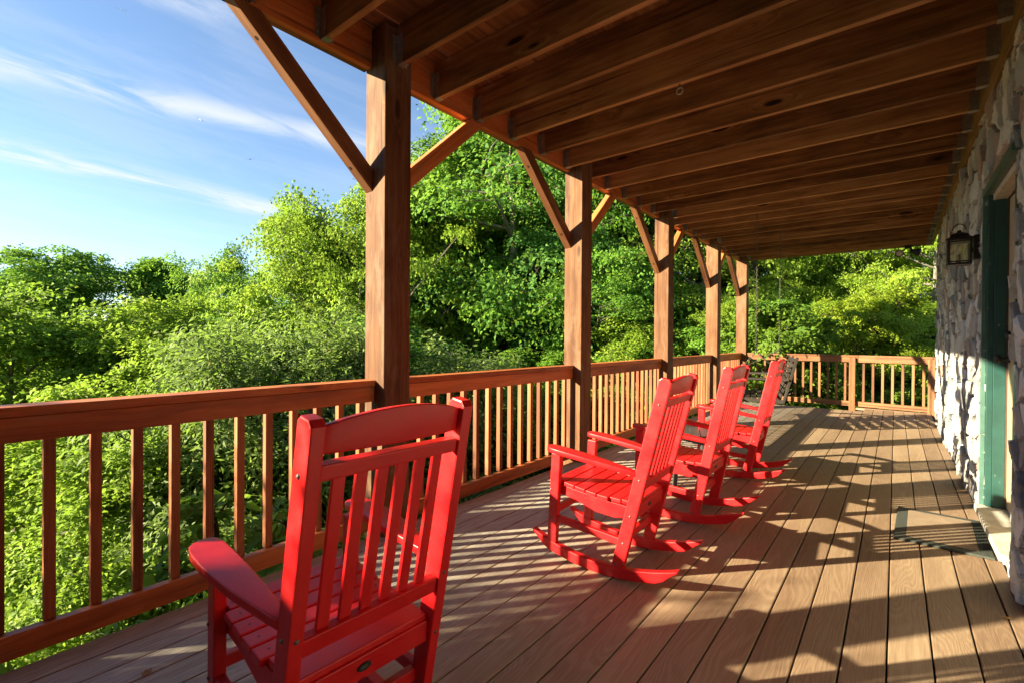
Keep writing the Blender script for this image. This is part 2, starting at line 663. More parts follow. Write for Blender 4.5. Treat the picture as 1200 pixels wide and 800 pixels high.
M['leaf_oak'] = leaf_mat('broad_leaf', (0.058, 0.165, 0.024), (0.136, 0.305, 0.039), (0.243, 0.415, 0.058))
M['leaf_bright'] = leaf_mat('bright_leaf', (0.131, 0.232, 0.024), (0.248, 0.378, 0.039), (0.379, 0.476, 0.058))
M['leaf_dark'] = leaf_mat('dark_leaf', (0.040, 0.134, 0.030), (0.083, 0.226, 0.044), (0.148, 0.317, 0.058))
M['leaf_willow'] = leaf_mat('greyish_leaf', (0.112, 0.177, 0.050), (0.191, 0.275, 0.077), (0.297, 0.378, 0.116))
M['leaf_maple'] = leaf_mat('yellow_green_leaf', (0.150, 0.240, 0.022), (0.255, 0.360, 0.027), (0.387, 0.450, 0.044))
M['leaf_shrub'] = leaf_mat('shrub_leaf', (.070, .150, .020), (.150, .255, .028), (.26, .36, .042))


def bark_mat(name, a, bb):
    b = NB(name)
    t = b.n('ShaderNodeTexCoord')
    v = b.vmath('MULTIPLY', t.outputs['Object'], (9, 9, 2.2))
    n = b.noise(v, 1.2, 7, .68, .5)
    b.l(b.ramp(n, [(.32, a), (.68, bb)]), b.p.inputs['Base Color'])
    b.p.inputs['Roughness'].default_value = .95
    b.bump(n, .9, .03)
    return b.m


M['bark'] = bark_mat('grey_bark', (.07, .060, .048), (.25, .22, .175))
M['bark_dark'] = bark_mat('dark_bark', (.025, .020, .016), (.09, .075, .058))


def ground_mat():
    b = NB('leaf_litter_ground')
    geo = b.n('ShaderNodeNewGeometry')
    p = geo.outputs['Position']
    n = b.noise(p, 3.0, 8, .7)
    n2 = b.noise(p, .35, 4, .6)
    c = b.ramp(n, [(.3, (.030, .026, .014)), (.5, (.075, .060, .030)), (.72, (.14, .11, .055))])
    c = b.mix(b.rng(n2, .42, .6, .25, .9), c, b.ramp(b.noise(p, 9, 5, .7), [(.3, (.025, .055, .010)), (.7, (.085, .135, .022))]))
    b.l(c, b.p.inputs['Base Color'])
    b.p.inputs['Roughness'].default_value = 1
    b.bump(n, 1, .08)
    return b.m


M['ground'] = ground_mat()


# ------------------------------------------------------------------ terrain
def smooth(a, b, x):
    t = np.clip((x - a) / (b - a), 0, 1)
    return t * t * (3 - 2 * t)


def tz(x, y):
    x = np.asarray(x, float)
    y = np.asarray(y, float)
    s = np.clip(-x - 2.0, 0, 200)
    down = -4.2 - .22 * np.minimum(s, 20) - .06 * np.clip(s - 24, 0, 90)
    t = smooth(7.0, 11.0, y) * smooth(-8.0, -2.2, x)
    hill = -.45 + .23 * np.clip(y - 12.5, 0, 26)
    z = down * (1 - t) + hill * t
    t2 = smooth(-1.2, .6, x)
    z = z * (1 - t2) + (-.45 + .12 * np.clip(y - 12.5, 0, 40)) * t2
    far = smooth(70, 160, np.hypot(x, y))
    return z * (1 - far) + (-11.0) * far + .12 * np.sin(x * 1.3 + y * .7) * np.sin(y * 1.1 - x * .4) * (1 - far)


def terrain():
    a = np.concatenate([np.linspace(-1500, -120, 12), np.linspace(-110, -32, 18), np.linspace(-30, 12, 64), np.linspace(14, 60, 14), np.linspace(80, 1500, 12)])
    bq = np.concatenate([np.linspace(-1500, -80, 12), np.linspace(-70, -8, 16), np.linspace(-6, 30, 56), np.linspace(33, 110, 18), np.linspace(140, 1500, 12)])
    X, Y = np.meshgrid(a, bq, indexing='ij')
    Z = tz(X, Y)
    vs = np.stack([X, Y, Z], -1).reshape(-1, 3)
    nx, ny = len(a), len(bq)
    i, j = np.meshgrid(np.arange(nx - 1), np.arange(ny - 1), indexing='ij')
    q = np.stack([i * ny + j, (i + 1) * ny + j, (i + 1) * ny + j + 1, i * ny + j + 1], -1).reshape(-1, 4)
    me = bpy.data.meshes.new('ground')
    me.from_pydata(vs.tolist(), [], q.tolist())
    me.polygons.foreach_set('use_smooth', [True] * len(me.polygons))
    o = link('ground', me, None, M['ground'])
    tag(o, 'sloping woodland ground falling away below the porch', 'ground', kind='structure')


terrain()

# ------------------------------------------------------------------ porch deck
PITCH = .1315
DECK_X0 = -.015 - PITCH * 18
deck = thing('porch_deck', 'brown composite board porch floor with striped shadows', 'deck')
deck['kind'] = 'structure'
k = 0
x = DECK_X0
while x < .44:
    x1 = min(x + PITCH, .452)
    yend = 9.75 if x < -.53 else 10.17
    box('deck_board', (x + .003, -3.2, -.030), (x1 - .003, yend, rnd.uniform(-.0012, .0008)), M['deck'], deck, .004, axis=1)
    x += PITCH
box('deck_board', (-.53, 10.176, -.03), (.62, 10.285, .001), M['deck'], deck, .004, axis=0)
box('dark_fill', (-2.36, -3.2, -.26), (.45, 9.70, -.036), M['darkwood'], deck, .0)  # solid block stands for the joists; its dark colour gives the gaps their shade
box('dark_fill', (-.50, 9.702, -.26), (.45, 10.29, -.036), M['darkwood'], deck, .0)

# ------------------------------------------------------------------ porch posts with their braces
POST_Y = [-.545, 1.669, 3.888, 6.085, 8.285, 10.24]
PW = .19
PX0, PX1 = -2.50, -2.31
POST_LABEL = [
    'nearest timber porch post beside the camera, outside the view',
    'tall timber porch post nearest the viewer, behind the foreground red rocking chair',
    'timber porch post beside the second red rocking chair, second post along the railing',
    'timber porch post rising behind the backs of the middle rocking chairs, third along the railing',
    'timber porch post just left of the corner post, fourth along the railing',
    'timber corner post where the long railing meets the end railing']
for i, py in enumerate(POST_Y):
    p = thing('porch_post', POST_LABEL[i], 'post', ((PX0 + PX1) / 2, py + PW / 2, -4.4), group='timber posts along the porch railing')
    zb = -4.4
    o = box('shaft', (PX0, py, zb), (PX1, py + PW, 2.99), M['post'], None, .006, axis=2)
    o.parent = p
    o.location = o.location - p.location
    for sgn in (-1, 1):
        if (i == 5 and sgn > 0):
            continue
        yf = py if sgn < 0 else py + PW
        # brace: from the post face up to the beam, sawn off flush at both ends
        a = 43.0
        th = .097
        vy = th / math.cos(R(a))
        z0 = 2.032
        ztop = 2.763
        run = (ztop - z0) / math.tan(R(a))
        hy = th / math.sin(R(a))
        poly = [(0, z0), (run, ztop), (run - hy, ztop), (0, z0 + vy)]
        bm = bmesh.new()
        xa, xb = PX0 + .002, -2.428
        A = [bm.verts.new((xa, yf + sgn * yy, zz)) for yy, zz in poly]
        B = [bm.verts.new((xb, yf + sgn * yy, zz)) for yy, zz in poly]
        bm.faces.new(A)
        bm.faces.new(B[::-1])
        for q in range(4):
            bm.faces.new((A[q], B[q], B[(q + 1) % 4], A[(q + 1) % 4]))
        # local X along the brace for the grain
        mid = Vector(((xa + xb) / 2, yf + sgn * run / 2, (z0 + ztop) / 2))
        ax = Vector((0, sgn * math.cos(R(a)), math.sin(R(a))))
        ay = Vector((1, 0, 0))
        az = ax.cross(ay)
        fr = Matrix((ax, ay, az)).transposed().to_4x4()
        fr.translation = mid
        bm.transform(fr.inverted())
        bmesh.ops.recalc_face_normals(bm, faces=bm.faces)
        bmesh.ops.bevel(bm, geom=list(bm.edges), offset=.003, segments=1, affect='EDGES')
        me = mesh_from_bm('brace', bm)
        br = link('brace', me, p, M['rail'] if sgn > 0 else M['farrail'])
        fr.translation = mid - p.location
        br.matrix_local = fr
        # countersunk lag holes near both ends, on the underside
        for tt in (.12, .86):
            bm = lathe_bm([(.010, -.0012), (.010, .004)], 10)
            h = link('lag_hole', mesh_from_bm('lag_hole', bm), br, M['plaque'])
            L = run / math.cos(R(a))
            h.location = ((tt - .5) * (L - .1), rnd.uniform(-.01, .01), 0)
            if sgn > 0:
                h.rotation_euler = (math.pi, 0, 0)

# ------------------------------------------------------------------ railings
XR0, XR1 = -2.442, -2.408        # balusters
RAIL_LABEL = [
    'reddish stained wood railing in the left foreground, behind the nearest red rocking chair',
    'wood railing bay just beyond the nearest post, seen left of the second rocking chair',
    'wood railing bay between the second and third porch posts',
    'wood railing bay between the third and fourth porch posts, behind the middle rockers',
    'short wood railing bay between the fourth post and the corner post']


def rail_bay(y0, y1, label, first=None):
    t = thing('porch_railing', label, 'railing', (-2.42, y0, 0), group='wood railing bays along the porch')

    def bx(n, lo, hi, axis, bev=.004):
        o = box(n, lo, hi, M['baluster'] if n == 'baluster' else M['rail'], t, bev, axis)
        o.location = o.location - t.location
        return o
    bx('cap_rail', (-2.50, y0 + .002, .878), (-2.388, y1 - .002, .914), 1, .005)
    bx('top_rail', (-2.432, y0 + .002, .787), (-2.396, y1 - .002, .8765), 1, .004)
    bx('bottom_rail', (-2.445, y0 + .002, .022), (-2.403, y1 - .002, .110), 1, .004)
    n = int(round((y1 - y0) / .132))
    st = (y1 - y0) / n
    ys = [y0 + st * (i + .5) for i in range(n)]
    if first is not None:
        ys = [first + .132 * i for i in range(-30, 30) if y0 + .05 < first + .132 * i < y1 - .04]
    for y in ys:
        bx('baluster', (-2.468, y - .017, .1105), (-2.434, y + .017, .877), 2, .0014)
    return t


rail_bay(POST_Y[0] + PW, POST_Y[1], RAIL_LABEL[0], .285)
for i in range(1, 5):
    rail_bay(POST_Y[i] + PW, POST_Y[i + 1], RAIL_LABEL[i])
rail_bay(-2.76, POST_Y[0], 'wood railing bay running back past the camera, outside the view')


def end_rail(p0, p1, label, posts):
    """end railing between plan points, local X along it"""
    p0, p1 = Vector((*p0, 0)), Vector((*p1, 0))
    d = p1 - p0
    L = d.length
    t = thing('end_railing', label, 'railing', p0, (0, 0, math.atan2(d.y, d.x)), 'wood railings closing the far end of the porch')

    def bx(n, lo, hi, axis, bev=.004):
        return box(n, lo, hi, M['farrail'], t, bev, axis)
    bx('cap_rail', (.0, -.05, .878), (L, .075, .914), 0, .005)
    bx('top_rail', (.002, -.042, .79), (L - .002, -.006, .8765), 0)
    bx('bottom_rail', (.002, -.035, .02), (L - .002, .005, .105), 0)
    n = int(round(L / .132))
    for i in range(n):
        xx = (i + .5) * L / n
        if any(abs(xx - q) < .075 for q in posts):
            continue
        bx('baluster', (xx - .017, -.004, .1055), (xx + .017, .03, .877), 2, .0014)
    for q in posts:
        bx('newel_post', (q - .045, -.085, -.35), (q + .045, -.0435, .8765), 2, .004)
    return t


end_rail((-2.308, 10.32), (-.502, 10.30), 'sunlit end railing with shadow bars, behind the porch swing', (1.72,))
end_rail((-.498, 10.305), (.56, 10.16), 'end railing section at the far right, meeting the stone house wall', (.97,))

# ------------------------------------------------------------------ upper deck overhead
upper = thing('upper_deck', 'stained timber upper deck forming the porch ceiling, joists and boards showing', 'deck', (0, 0, 0))
JY0, JS, JZ0, JZ1 = 1.363, .4064, 2.775, 3.010
ends = []
for k in range(-9, 24):
    y = JY0 + JS * k if k < 23 else 10.50
    x0 = -2.438
    for py in POST_Y:
        if y > py - .03 and y < py + PW + .03:
            x0 = PX1 + .003
    box('joist', (x0, y - .019, JZ0), (.437, y + .019, JZ1), M['joist'], upper, .003, axis=0)
    ends.append((x0, y))


def hanger_mesh():
    bm = bmesh.new()

    def b(lo, hi):
        r_ = bmesh.ops.create_cube(bm, size=1)
        for v in r_['verts']:
            v.co = Vector([lo[i] + (v.co[i] + .5) * (hi[i] - lo[i]) for i in range(3)])
    b((0, -.0225, .0), (.055, -.0205, .17))
    b((0, .0205, .0), (.055, .0225, .17))
    b((0, -.0225, -.003), (.055, .0225, -.001))
    b((.0005, -.052, .01), (.0025, -.0226, .17))
    b((.0005, .0226, .01), (.0025, .052, .17))
    # nail heads
    for zz in (.04, .085, .13):
        for yy in (-.038, .038):
            b((.0026, yy - .005, zz - .005), (.006, yy + .005, zz + .005))
        b((.025, -.0255, zz - .005), (.035, -.0226, zz + .005))
    me = mesh_from_bm('joist_hanger', bm)
    me.materials.append(M['steel'])
    return me


HM = hanger_mesh()
for x0, y in ends:
    o = link('joist_hanger', HM, upper)
    o.location = (x0 - .001, y, JZ0)
    o = link('joist_hanger', HM, upper)
    o.location = (.438, y, JZ0)
    o.rotation_euler = (0, 0, math.pi)

# beam between / over the posts: spans butt against the posts
segs = [-3.6] + [v for py in POST_Y for v in (py, py + PW)] + [10.60]
for a, b_ in zip(segs[0::2], segs[1::2]):
    if b_ - a > .05:
        box('beam', (-2.478, a + .001, 2.765), (-2.440, b_ - .001, 3.010), M['rail'], upper, .003, axis=1)
        box('beam', (-2.518, a + .001, 2.767), (-2.480, b_ - .001, 3.010), M['joist'], upper, .003, axis=1)
box('ledger', (.4385, -3.6, 2.668), (.4765, 8.93, 3.010), M['ledger'], upper, .003, axis=1)
box('ledger', (.4385, 8.932, 2.765), (.4765, 10.60, 3.010), M['ledger'], upper, .003, axis=1)
box('rim_joist', (-2.438, 10.560, 2.772), (.437, 10.598, 3.010), M['joist'], upper, .003, axis=0)
# decking above the joists, one wider gap near the beam
xs = [-2.585 + .1335 * 0]
edges = [(-2.43, -2.301)] + [(-2.288 + PITCH * i, -2.288 + PITCH * (i + 1) - .0025) for i in range(21)] + [(-2.564, -2.4325)]
for a, b_ in edges:
    box('ceiling_board', (a, -3.6, 3.012), (b_, 10.62, 3.040), M['ceilboard'], upper, .002, axis=1)
# an unseen sheet over the boards keeps the light out except at the gap
box('light_stop_sheet', (-2.286, -3.6, 3.042), (.50, 10.62, 3.050), M['darkwood'], upper, 0)

# eye hook under a joist
hook = thing('eye_hook', 'small steel eye hook screwed into the underside of a ceiling joist', 'hook', (-1.073, 2.989, 2.775))
ring = [(.020 * math.cos(2 * math.pi * i / 16), 0, -.045 + .020 * math.sin(2 * math.pi * i / 16)) for i in range(16)]
link('ring', mesh_from_bm('ring', tube_bm(ring, .0042, 8, True), True), hook, M['sill'])
link('shank', mesh_from_bm('shank', tube_bm([(0, 0, .0), (0, 0, -.027)], .004, 8)), hook, M['bolt'])

# ------------------------------------------------------------------ stone house wall
house = thing('stone_house', 'house wall of rough grey and tan split stone, right of the porch', 'house', (.5, 3, 0))


def hbox(name, lo, hi, mat, bev=0.0, parent=house, axis=None):
    o = box(name, lo, hi, mat, None, bev, axis)
    o.parent = parent
    base = house.location if parent is house else house.location + parent.location
    o.location = o.location - base
    return o


DY0, DY1, DZ0, DZ1 = 3.34, 4.29, .115, 2.09
for lo, hi in (((.458, -3.6, -.6), (.80, DY0, 3.009)), ((.458, DY1, -.6), (.80, 8.93, 3.009)), ((.458, DY0, DZ1), (.80, DY1, 3.009)), ((.458, DY0, -.6), (.80, DY1, DZ0 - .03))):
    hbox('mortar_core', lo, hi, M['mortar'])


def clip_poly(poly, n, d):
    out = []
    for i in range(len(poly)):
        a, b_ = poly[i], poly[(i + 1) % len(poly)]
        da, db = a[0] * n[0] + a[1] * n[1] - d, b_[0] * n[0] + b_[1] * n[1] - d
        if da <= 0:
            out.append(a)
        if (da < 0 < db) or (db < 0 < da):
            t_ = da / (da - db)
            out.append((a[0] + (b_[0] - a[0]) * t_, a[1] + (b_[1] - a[1]) * t_))
    return out


def stones(ya, yb, za, zb, seed):
    """voronoi field stones over a rectangle, wider than tall; returns polygons in (y,z)"""
    rr = random.Random(seed)
    AS = 1.35
    cw, ch = .215, .150
    ny, nz = max(1, round((yb - ya) / cw)), max(1, round((zb - za) / ch))
    cw, ch = (yb - ya) / ny, (zb - za) / nz
    seeds = []
    for i in range(-1, ny + 1):
        for j in range(-1, nz + 1):
            if rr.random() < .10 and 0 <= i < ny and 0 <= j < nz:
                continue
            s_ = (ya + (i + .5 + rr.uniform(-.46, .46) + (.5 if j % 2 else 0) - .25) * cw, za + (j + .5 + rr.uniform(-.46, .46)) * ch)
            seeds.append((s_[0] / AS, s_[1]))
            if rr.random() < .16:
                seeds.append(((s_[0] + rr.uniform(.08, .14)) / AS, s_[1] + rr.uniform(-.09, .09)))
    out = []
    for s_ in seeds:
        poly = [(ya / AS, za), (yb / AS, za), (yb / AS, zb), (ya / AS, zb)]
        for t_ in seeds:
            if t_ is s_:
                continue
            dx, dz = t_[0] - s_[0], t_[1] - s_[1]
            if abs(dx) > .7 or abs(dz) > .8:
                continue
            L = math.hypot(dx, dz)
            if L < 1e-6:
                continue
            n = (dx / L, dz / L)
            d = n[0] * (s_[0] + t_[0]) / 2 + n[1] * (s_[1] + t_[1]) / 2 - .0075
            poly = clip_poly(poly, n, d)
            if len(poly) < 3:
                break
        if len(poly) >= 3:
            P = [(a * AS, b_) for a, b_ in poly]
            ar = abs(sum(P[i][0] * P[(i + 1) % len(P)][1] - P[(i + 1) % len(P)][0] * P[i][1] for i in range(len(P)))) / 2
            if ar > .002:
                out.append((ar, P))
    return out


def stone_geo(P, rr):
    """one split stone: rough rim, uneven proud face; local origin at its middle on the wall plane"""
    cy_, cz_ = sum(p_[0] for p_ in P) / len(P), sum(p_[1] for p_ in P) / len(P)
    # break long edges and jog them
    Q = []
    for i in range(len(P)):
        a, b_ = P[i], P[(i + 1) % len(P)]
        L = math.hypot(b_[0] - a[0], b_[1] - a[1])
        if L < .018:
            if Q and math.hypot(a[0] - Q[-1][0], a[1] - Q[-1][1]) < .012:
                continue
        Q.append(a)
        n = 3 if L > .15 else (2 if L > .08 else (1 if L > .04 else 0))
        for k_ in range(n):
            f = (k_ + 1) / (n + 1)
            j = rr.uniform(0, .016)
            nx_, nz_ = (b_[1] - a[1]) / L, -(b_[0] - a[0]) / L
            Q.append((a[0] + (b_[0] - a[0]) * f - nx_ * abs(j), a[1] + (b_[1] - a[1]) * f - nz_ * abs(j)))
    if len(Q) < 3:
        Q = P
    pr = rr.choice((rr.uniform(.006, .016), rr.uniform(.010, .030)))
    tilt_y, tilt_z = rr.uniform(-.07, .07), rr.uniform(-.10, .10)
    vs, fs = [], []
    n = len(Q)
    for lvl, (ins, dx) in enumerate(((1.0, .0), (.985, -.75), (.93, -1.0), (.45, -1.06))):
        for (y, z) in Q:
            yy, zz = (y - cy_) * ins, (z - cz_) * ins
            dd = dx * pr
            if lvl >= 2:
                dd += tilt_y * yy + tilt_z * zz + rr.uniform(-.004, .004)
            elif lvl == 1:
                dd += tilt_y * yy + tilt_z * zz
            dd = max(min(dd, -.002), -.044) if lvl else .0
            vs.append((dd, yy, zz))
    for lvl in range(3):
        for i in range(n):
            a, b_ = lvl * n + i, lvl * n + (i + 1) % n
            fs.append((a, b_, b_ + n, a + n))
    fs.append(tuple(range(3 * n, 4 * n)))
    return vs, fs, (cy_, cz_)


def stone_mesh(vs, fs, tint):
    me = bpy.data.meshes.new('stone')
    me.from_pydata(vs, [], fs)
    at = me.color_attributes.new('tint', 'FLOAT_COLOR', 'POINT')
    at.data.foreach_set('color', np.tile(np.array(tint + (1,), 'f'), (len(vs), 1)).ravel() if not isinstance(tint, list) else np.array(tint, 'f').ravel())
    me.materials.append(M['stone'])
    bm = bmesh.new()
    bm.from_mesh(me)
    bmesh.ops.recalc_face_normals(bm, faces=bm.faces)
    bm.to_mesh(me)
    bm.free()
    return me


cells = []
ZT = 2.664
for a, b_, c, d in ((-3.6, 2.75, 0, ZT), (2.75, DY0 - .002, 0, ZT), (DY1 + .002, 8.93, 0, ZT), (DY0 + .0, DY1 - .0, DZ1 + .055, ZT), (DY0, DY1, 0, .075)):
    cells += [(ar, P, (a + b_) / 2 > 2.5) for ar, P in stones(a, b_, c, d, 5 + int(a * 10))]
vis = sorted([c for c in cells if c[2]], key=lambda c: -c[0] / (.5 + max(.0, sum(p_[0] for p_ in c[1]) / len(c[1]) - 2.5)))
rr = random.Random(3)
rest = [c for c in cells if not c[2]] + vis[296:]
for ar, P, _ in vis[:296]:
    vs, fs, (cy_, cz_) = stone_geo(P, rr)
    me = stone_mesh(vs, fs, (rr.random(), rr.random(), rr.random()))
    o = link('stone', me, house)
    o.location = Vector((.459, cy_, cz_)) - house.location
av, af, at_ = [], [], []
for ar, P, _ in rest:
    vs, fs, (cy_, cz_) = stone_geo(P, rr)
    tint = (rr.random(), rr.random(), rr.random(), 1)
    n0 = len(av)
    av += [(.459 + v[0] - house.location.x, v[1] + cy_ - house.location.y, v[2] + cz_) for v in vs]
    af += [tuple(i + n0 for i in f) for f in fs]
    at_ += [tint] * len(vs)
o = link('small_stones', stone_mesh(av, af, at_), house)
o['kind'] = 'stuff'

# unseen wall added across the near end to darken the ceiling joists
hbox('mortar_core', (-2.60, -3.55, -.6), (.456, -3.25, 3.005), M['mortar'])

# door: casing, jamb, slab, hardware, sill
dr = link('door', None, house)
dr.location = Vector((.5, 3.8, 0)) - house.location
hbox('door_slab', (.545, DY0 + .05, DZ0 + .012), (.585, DY1 - .045, DZ1 - .04), M['tan'], .003, dr, axis=2)
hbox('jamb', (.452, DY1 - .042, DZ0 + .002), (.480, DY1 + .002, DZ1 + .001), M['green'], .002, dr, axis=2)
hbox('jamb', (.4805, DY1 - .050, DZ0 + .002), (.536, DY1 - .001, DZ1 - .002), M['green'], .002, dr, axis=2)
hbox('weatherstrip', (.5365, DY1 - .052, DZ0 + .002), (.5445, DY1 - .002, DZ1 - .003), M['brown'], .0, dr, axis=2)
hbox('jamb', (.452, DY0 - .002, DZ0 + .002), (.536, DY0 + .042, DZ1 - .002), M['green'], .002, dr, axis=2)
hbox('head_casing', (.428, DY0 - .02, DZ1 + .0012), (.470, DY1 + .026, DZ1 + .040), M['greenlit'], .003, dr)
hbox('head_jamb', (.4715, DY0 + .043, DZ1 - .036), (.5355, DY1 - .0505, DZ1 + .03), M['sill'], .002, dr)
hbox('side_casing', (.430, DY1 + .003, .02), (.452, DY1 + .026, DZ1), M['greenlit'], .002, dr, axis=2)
hbox('sill', (.405, DY0 - .0, .078), (.575, DY1 - .0, DZ0), M['sill'], .006, dr, axis=1)
dh = link('handle', mesh_from_bm('handle', lathe_bm([(.024, 0), (.024, .008), (.011, .012), (.011, .034), (.026, .042), (.027, .058), (.016, .066)], 16), True), dr, M['black'])
dh.location = Vector((.544, 4.17, 1.06)) - Vector((.5, 3.8, 0))
dh.rotation_euler = (0, R(-90), 0)
dh = link('deadbolt', mesh_from_bm('deadbolt', lathe_bm([(.028, 0), (.028, .016), (.018, .022)], 16), True), dr, M['black'])
dh.location = Vector((.544, 4.17, 1.20)) - Vector((.5, 3.8, 0))
dh.rotation_euler = (0, R(-90), 0)

# ------------------------------------------------------------------ wall lantern
lan = thing('wall_lantern', 'black metal wall lantern with glass panes, mounted on the stone wall beside the door', 'lantern', (.343, 4.60, 1.70))
W2 = .056
for sx_ in (-1, 1):
    for sy_ in (-1, 1):
        box('corner_bar', (sx_ * W2 - .006, sy_ * W2 - .006, .0), (sx_ * W2 + .006, sy_ * W2 + .006, .172), M['black'], lan, .001)
for zz in (0.0, .018, .160):
    for s_ in (-1, 1):
        box('frame_bar', (-W2 + .0065, s_ * W2 - .004, zz), (W2 - .0065, s_ * W2 + .004, zz + .009), M['black'], lan, .001)
        box('frame_bar', (s_ * W2 - .004, -W2 + .0065, zz), (s_ * W2 + .004, W2 - .0065, zz + .009), M['black'], lan, .001)
for s_ in (-1, 1):
    box('pane', (-W2 + .007, s_ * W2 - .0015, .0275), (W2 - .007, s_ * W2 + .0015, .1595), M['glass'], lan, 0)
box('pane', (-W2 - .0015, -W2 + .007, .0275), (-W2 + .0015, W2 - .007, .1595), M['glass'], lan, 0)
box('floor_plate', (-W2 + .007, -W2 + .007, .002), (W2 - .007, W2 - .007, .0075), M['black'], lan, .001)
bm = bmesh.new()
prof = [(.074, .172), (.074, .181), (.052, .196), (.044, .214), (.024, .226), (.012, .232), (.010, .246)]
rings = []
for r_, z_ in prof:
    rings.append([bm.verts.new((sx_ * r_, sy_ * r_, z_)) for sx_, sy_ in ((-1, -1), (1, -1), (1, 1), (-1, 1))])
for a, b_ in zip(rings, rings[1:]):
    for i in range(4):
        bm.faces.new((a[i], a[(i + 1) % 4], b_[(i + 1) % 4], b_[i]))
bm.faces.new(rings[0][::-1])
bm.faces.new(rings[-1])
link('roof', mesh_from_bm('roof', bm), lan, M['black'])
arc = [(.034 * math.cos(t_), 0, .250 + .042 * math.sin(t_)) for t_ in [math.pi * i / 12 for i in range(13)]]
link('loop', mesh_from_bm('loop', tube_bm(arc, .0035, 8), True), lan, M['black'])
box('back_plate', (W2 + .016, -.045, .035), (.104, .045, .20), M['black'], lan, .004)
box('bracket', (W2 + .007, -.012, .085), (W2 + .0155, .012, .115), M['black'], lan, .001)
link('candle_sleeve', mesh_from_bm('candle_sleeve', lathe_bm([(.010, .0085), (.010, .072)], 12), True), lan, M['candle'])
link('bulb', mesh_from_bm('bulb', lathe_bm([(.007, .0725), (.016, .088), (.018, .102), (.012, .122), (.003, .142)], 14), True), lan, M['bulb'])

# ------------------------------------------------------------------ floodlight pair on the end joist
fl = thing('floodlight', 'black twin floodlight under the far end of the porch ceiling', 'floodlight', (.148, 10.46, 2.772))
box('junction_box', (-.045, -.045, -.045), (.045, .045, .0), M['black'], fl, .006)
for sx_, rz_ in ((-1, R(168)), (1, R(60))):
    arm = link('arm', mesh_from_bm('arm', tube_bm([(sx_ * .03, 0, -.043), (sx_ * .055, -.01, -.07), (sx_ * .085, -.02, -.085)], .011, 8), True), fl, M['black'])
    hd = link('lamp_head', mesh_from_bm('lamp_head', lathe_bm([(.022, -.085), (.034, -.07), (.040, -.03), (.060, .02), (.062, .045), (.055, .046), (.05, .03)], 20), True), fl, M['black'])
    hd.location = (sx_ * .105, -.03, -.115)
    d = Vector((-.2, -1, -.25)) if sx_ < 0 else Vector((1, .35, -.2))
    hd.rotation_euler = d.to_track_quat('Z', 'Y').to_euler()
    link('lens', mesh_from_bm('lens', lathe_bm([(.0535, .0315), (.0535, .036), (.03, .042), (.006, .044)], 20), True), hd, M['lens'])

# ------------------------------------------------------------------ door mat, leaf
mt = thing('door_mat', 'tan door mat with dark green rubber border, striped with shadow', 'mat', (.222, 3.925, .0022), (0, 0, R(-2)))
ML, MW, MB_ = .69, .425, .058
box('pile', (-MW / 2 + MB_, -ML / 2 + MB_, .0), (MW / 2 - MB_, ML / 2 - MB_, .0135), M['pile'], mt, .002)
bm = bmesh.new()
o_ = [(-MW / 2, -ML / 2), (MW / 2, -ML / 2), (MW / 2, ML / 2), (-MW / 2, ML / 2)]
i_ = [(-MW / 2 + MB_, -ML / 2 + MB_), (MW / 2 - MB_, -ML / 2 + MB_), (MW / 2 - MB_, ML / 2 - MB_), (-MW / 2 + MB_, ML / 2 - MB_)]
lo_o = [bm.verts.new((*p_, 0)) for p_ in o_]
hi_o = [bm.verts.new((p_[0] * .985, p_[1] * .99, .010)) for p_ in o_]
hi_i = [bm.verts.new((*p_, .0125)) for p_ in i_]
lo_i = [bm.verts.new((*p_, 0)) for p_ in i_]
for q in range(4):
    e = (q + 1) % 4
    bm.faces.new((lo_o[q], lo_o[e], hi_o[e], hi_o[q]))
    bm.faces.new((hi_o[q], hi_o[e], hi_i[e], hi_i[q]))
    bm.faces.new((hi_i[q], hi_i[e], lo_i[e], lo_i[q]))
link('border', mesh_from_bm('border', bm), mt, M['matborder'])


def dead_leaf(x, y, rz, s, label):
    bm = bmesh.new()
    out = [(0, -.5), (.12, -.3), (.30, -.22), (.22, -.02), (.34, .16), (.16, .24), (0, .5), (-.16, .24), (-.34, .16), (-.22, -.02), (-.30, -.22), (-.12, -.3)]
    c = bm.verts.new((0, 0, .012))
    vv = [bm.verts.new((a, b_, .05 + .12 * abs(a) + .1 * b_ * b_)) for a, b_ in out]
    for i in range(len(vv)):
        bm.faces.new((c, vv[i], vv[(i + 1) % len(vv)]))
    bmesh.ops.scale(bm, vec=(s, s, s), verts=bm.verts)
    o = link('fallen_leaf', mesh_from_bm('fallen_leaf', bm), None, M['deadleaf'])
    o.location = (x, y, .0015)
    o.rotation_euler = (0, 0, rz)
    tag(o, label, 'leaf')


dead_leaf(-2.0, .476, .6, .045, 'curled brown leaf lying on the grey deck boards near the railing')
dead_leaf(.375, 2.86, 1.9, .035, 'small brown leaf lying against the foot of the stone wall')

# ------------------------------------------------------------------ rocking chairs
RED = M['red']
HW, STH = .222, .034           # half width to the outer face of the stiles, stile thickness
LEAN = .206 / .929
PIV = .15                      # local origin sits .15 forward of the rear legs


def LP(f, s, z):
    return Vector((-(f - PIV), s, z))


def back_f(z):
    return -LEAN * (z - .07)


def side_plate(name, poly, s0, s1, par, bev=.004):
    """poly of (f,z), extruded sideways s0..s1"""
    bm = prism_bm([(-(f - PIV), z) for f, z in poly], s0, s1, bev)
    # prism is x,y,z = X, Z, S -> rotate into place
    for v in bm.verts:
        v.co = Vector((v.co.x, v.co.z, v.co.y))
    bmesh.ops.recalc_face_normals(bm, faces=bm.faces)
    return link(name, mesh_from_bm(name, bm), par, RED)


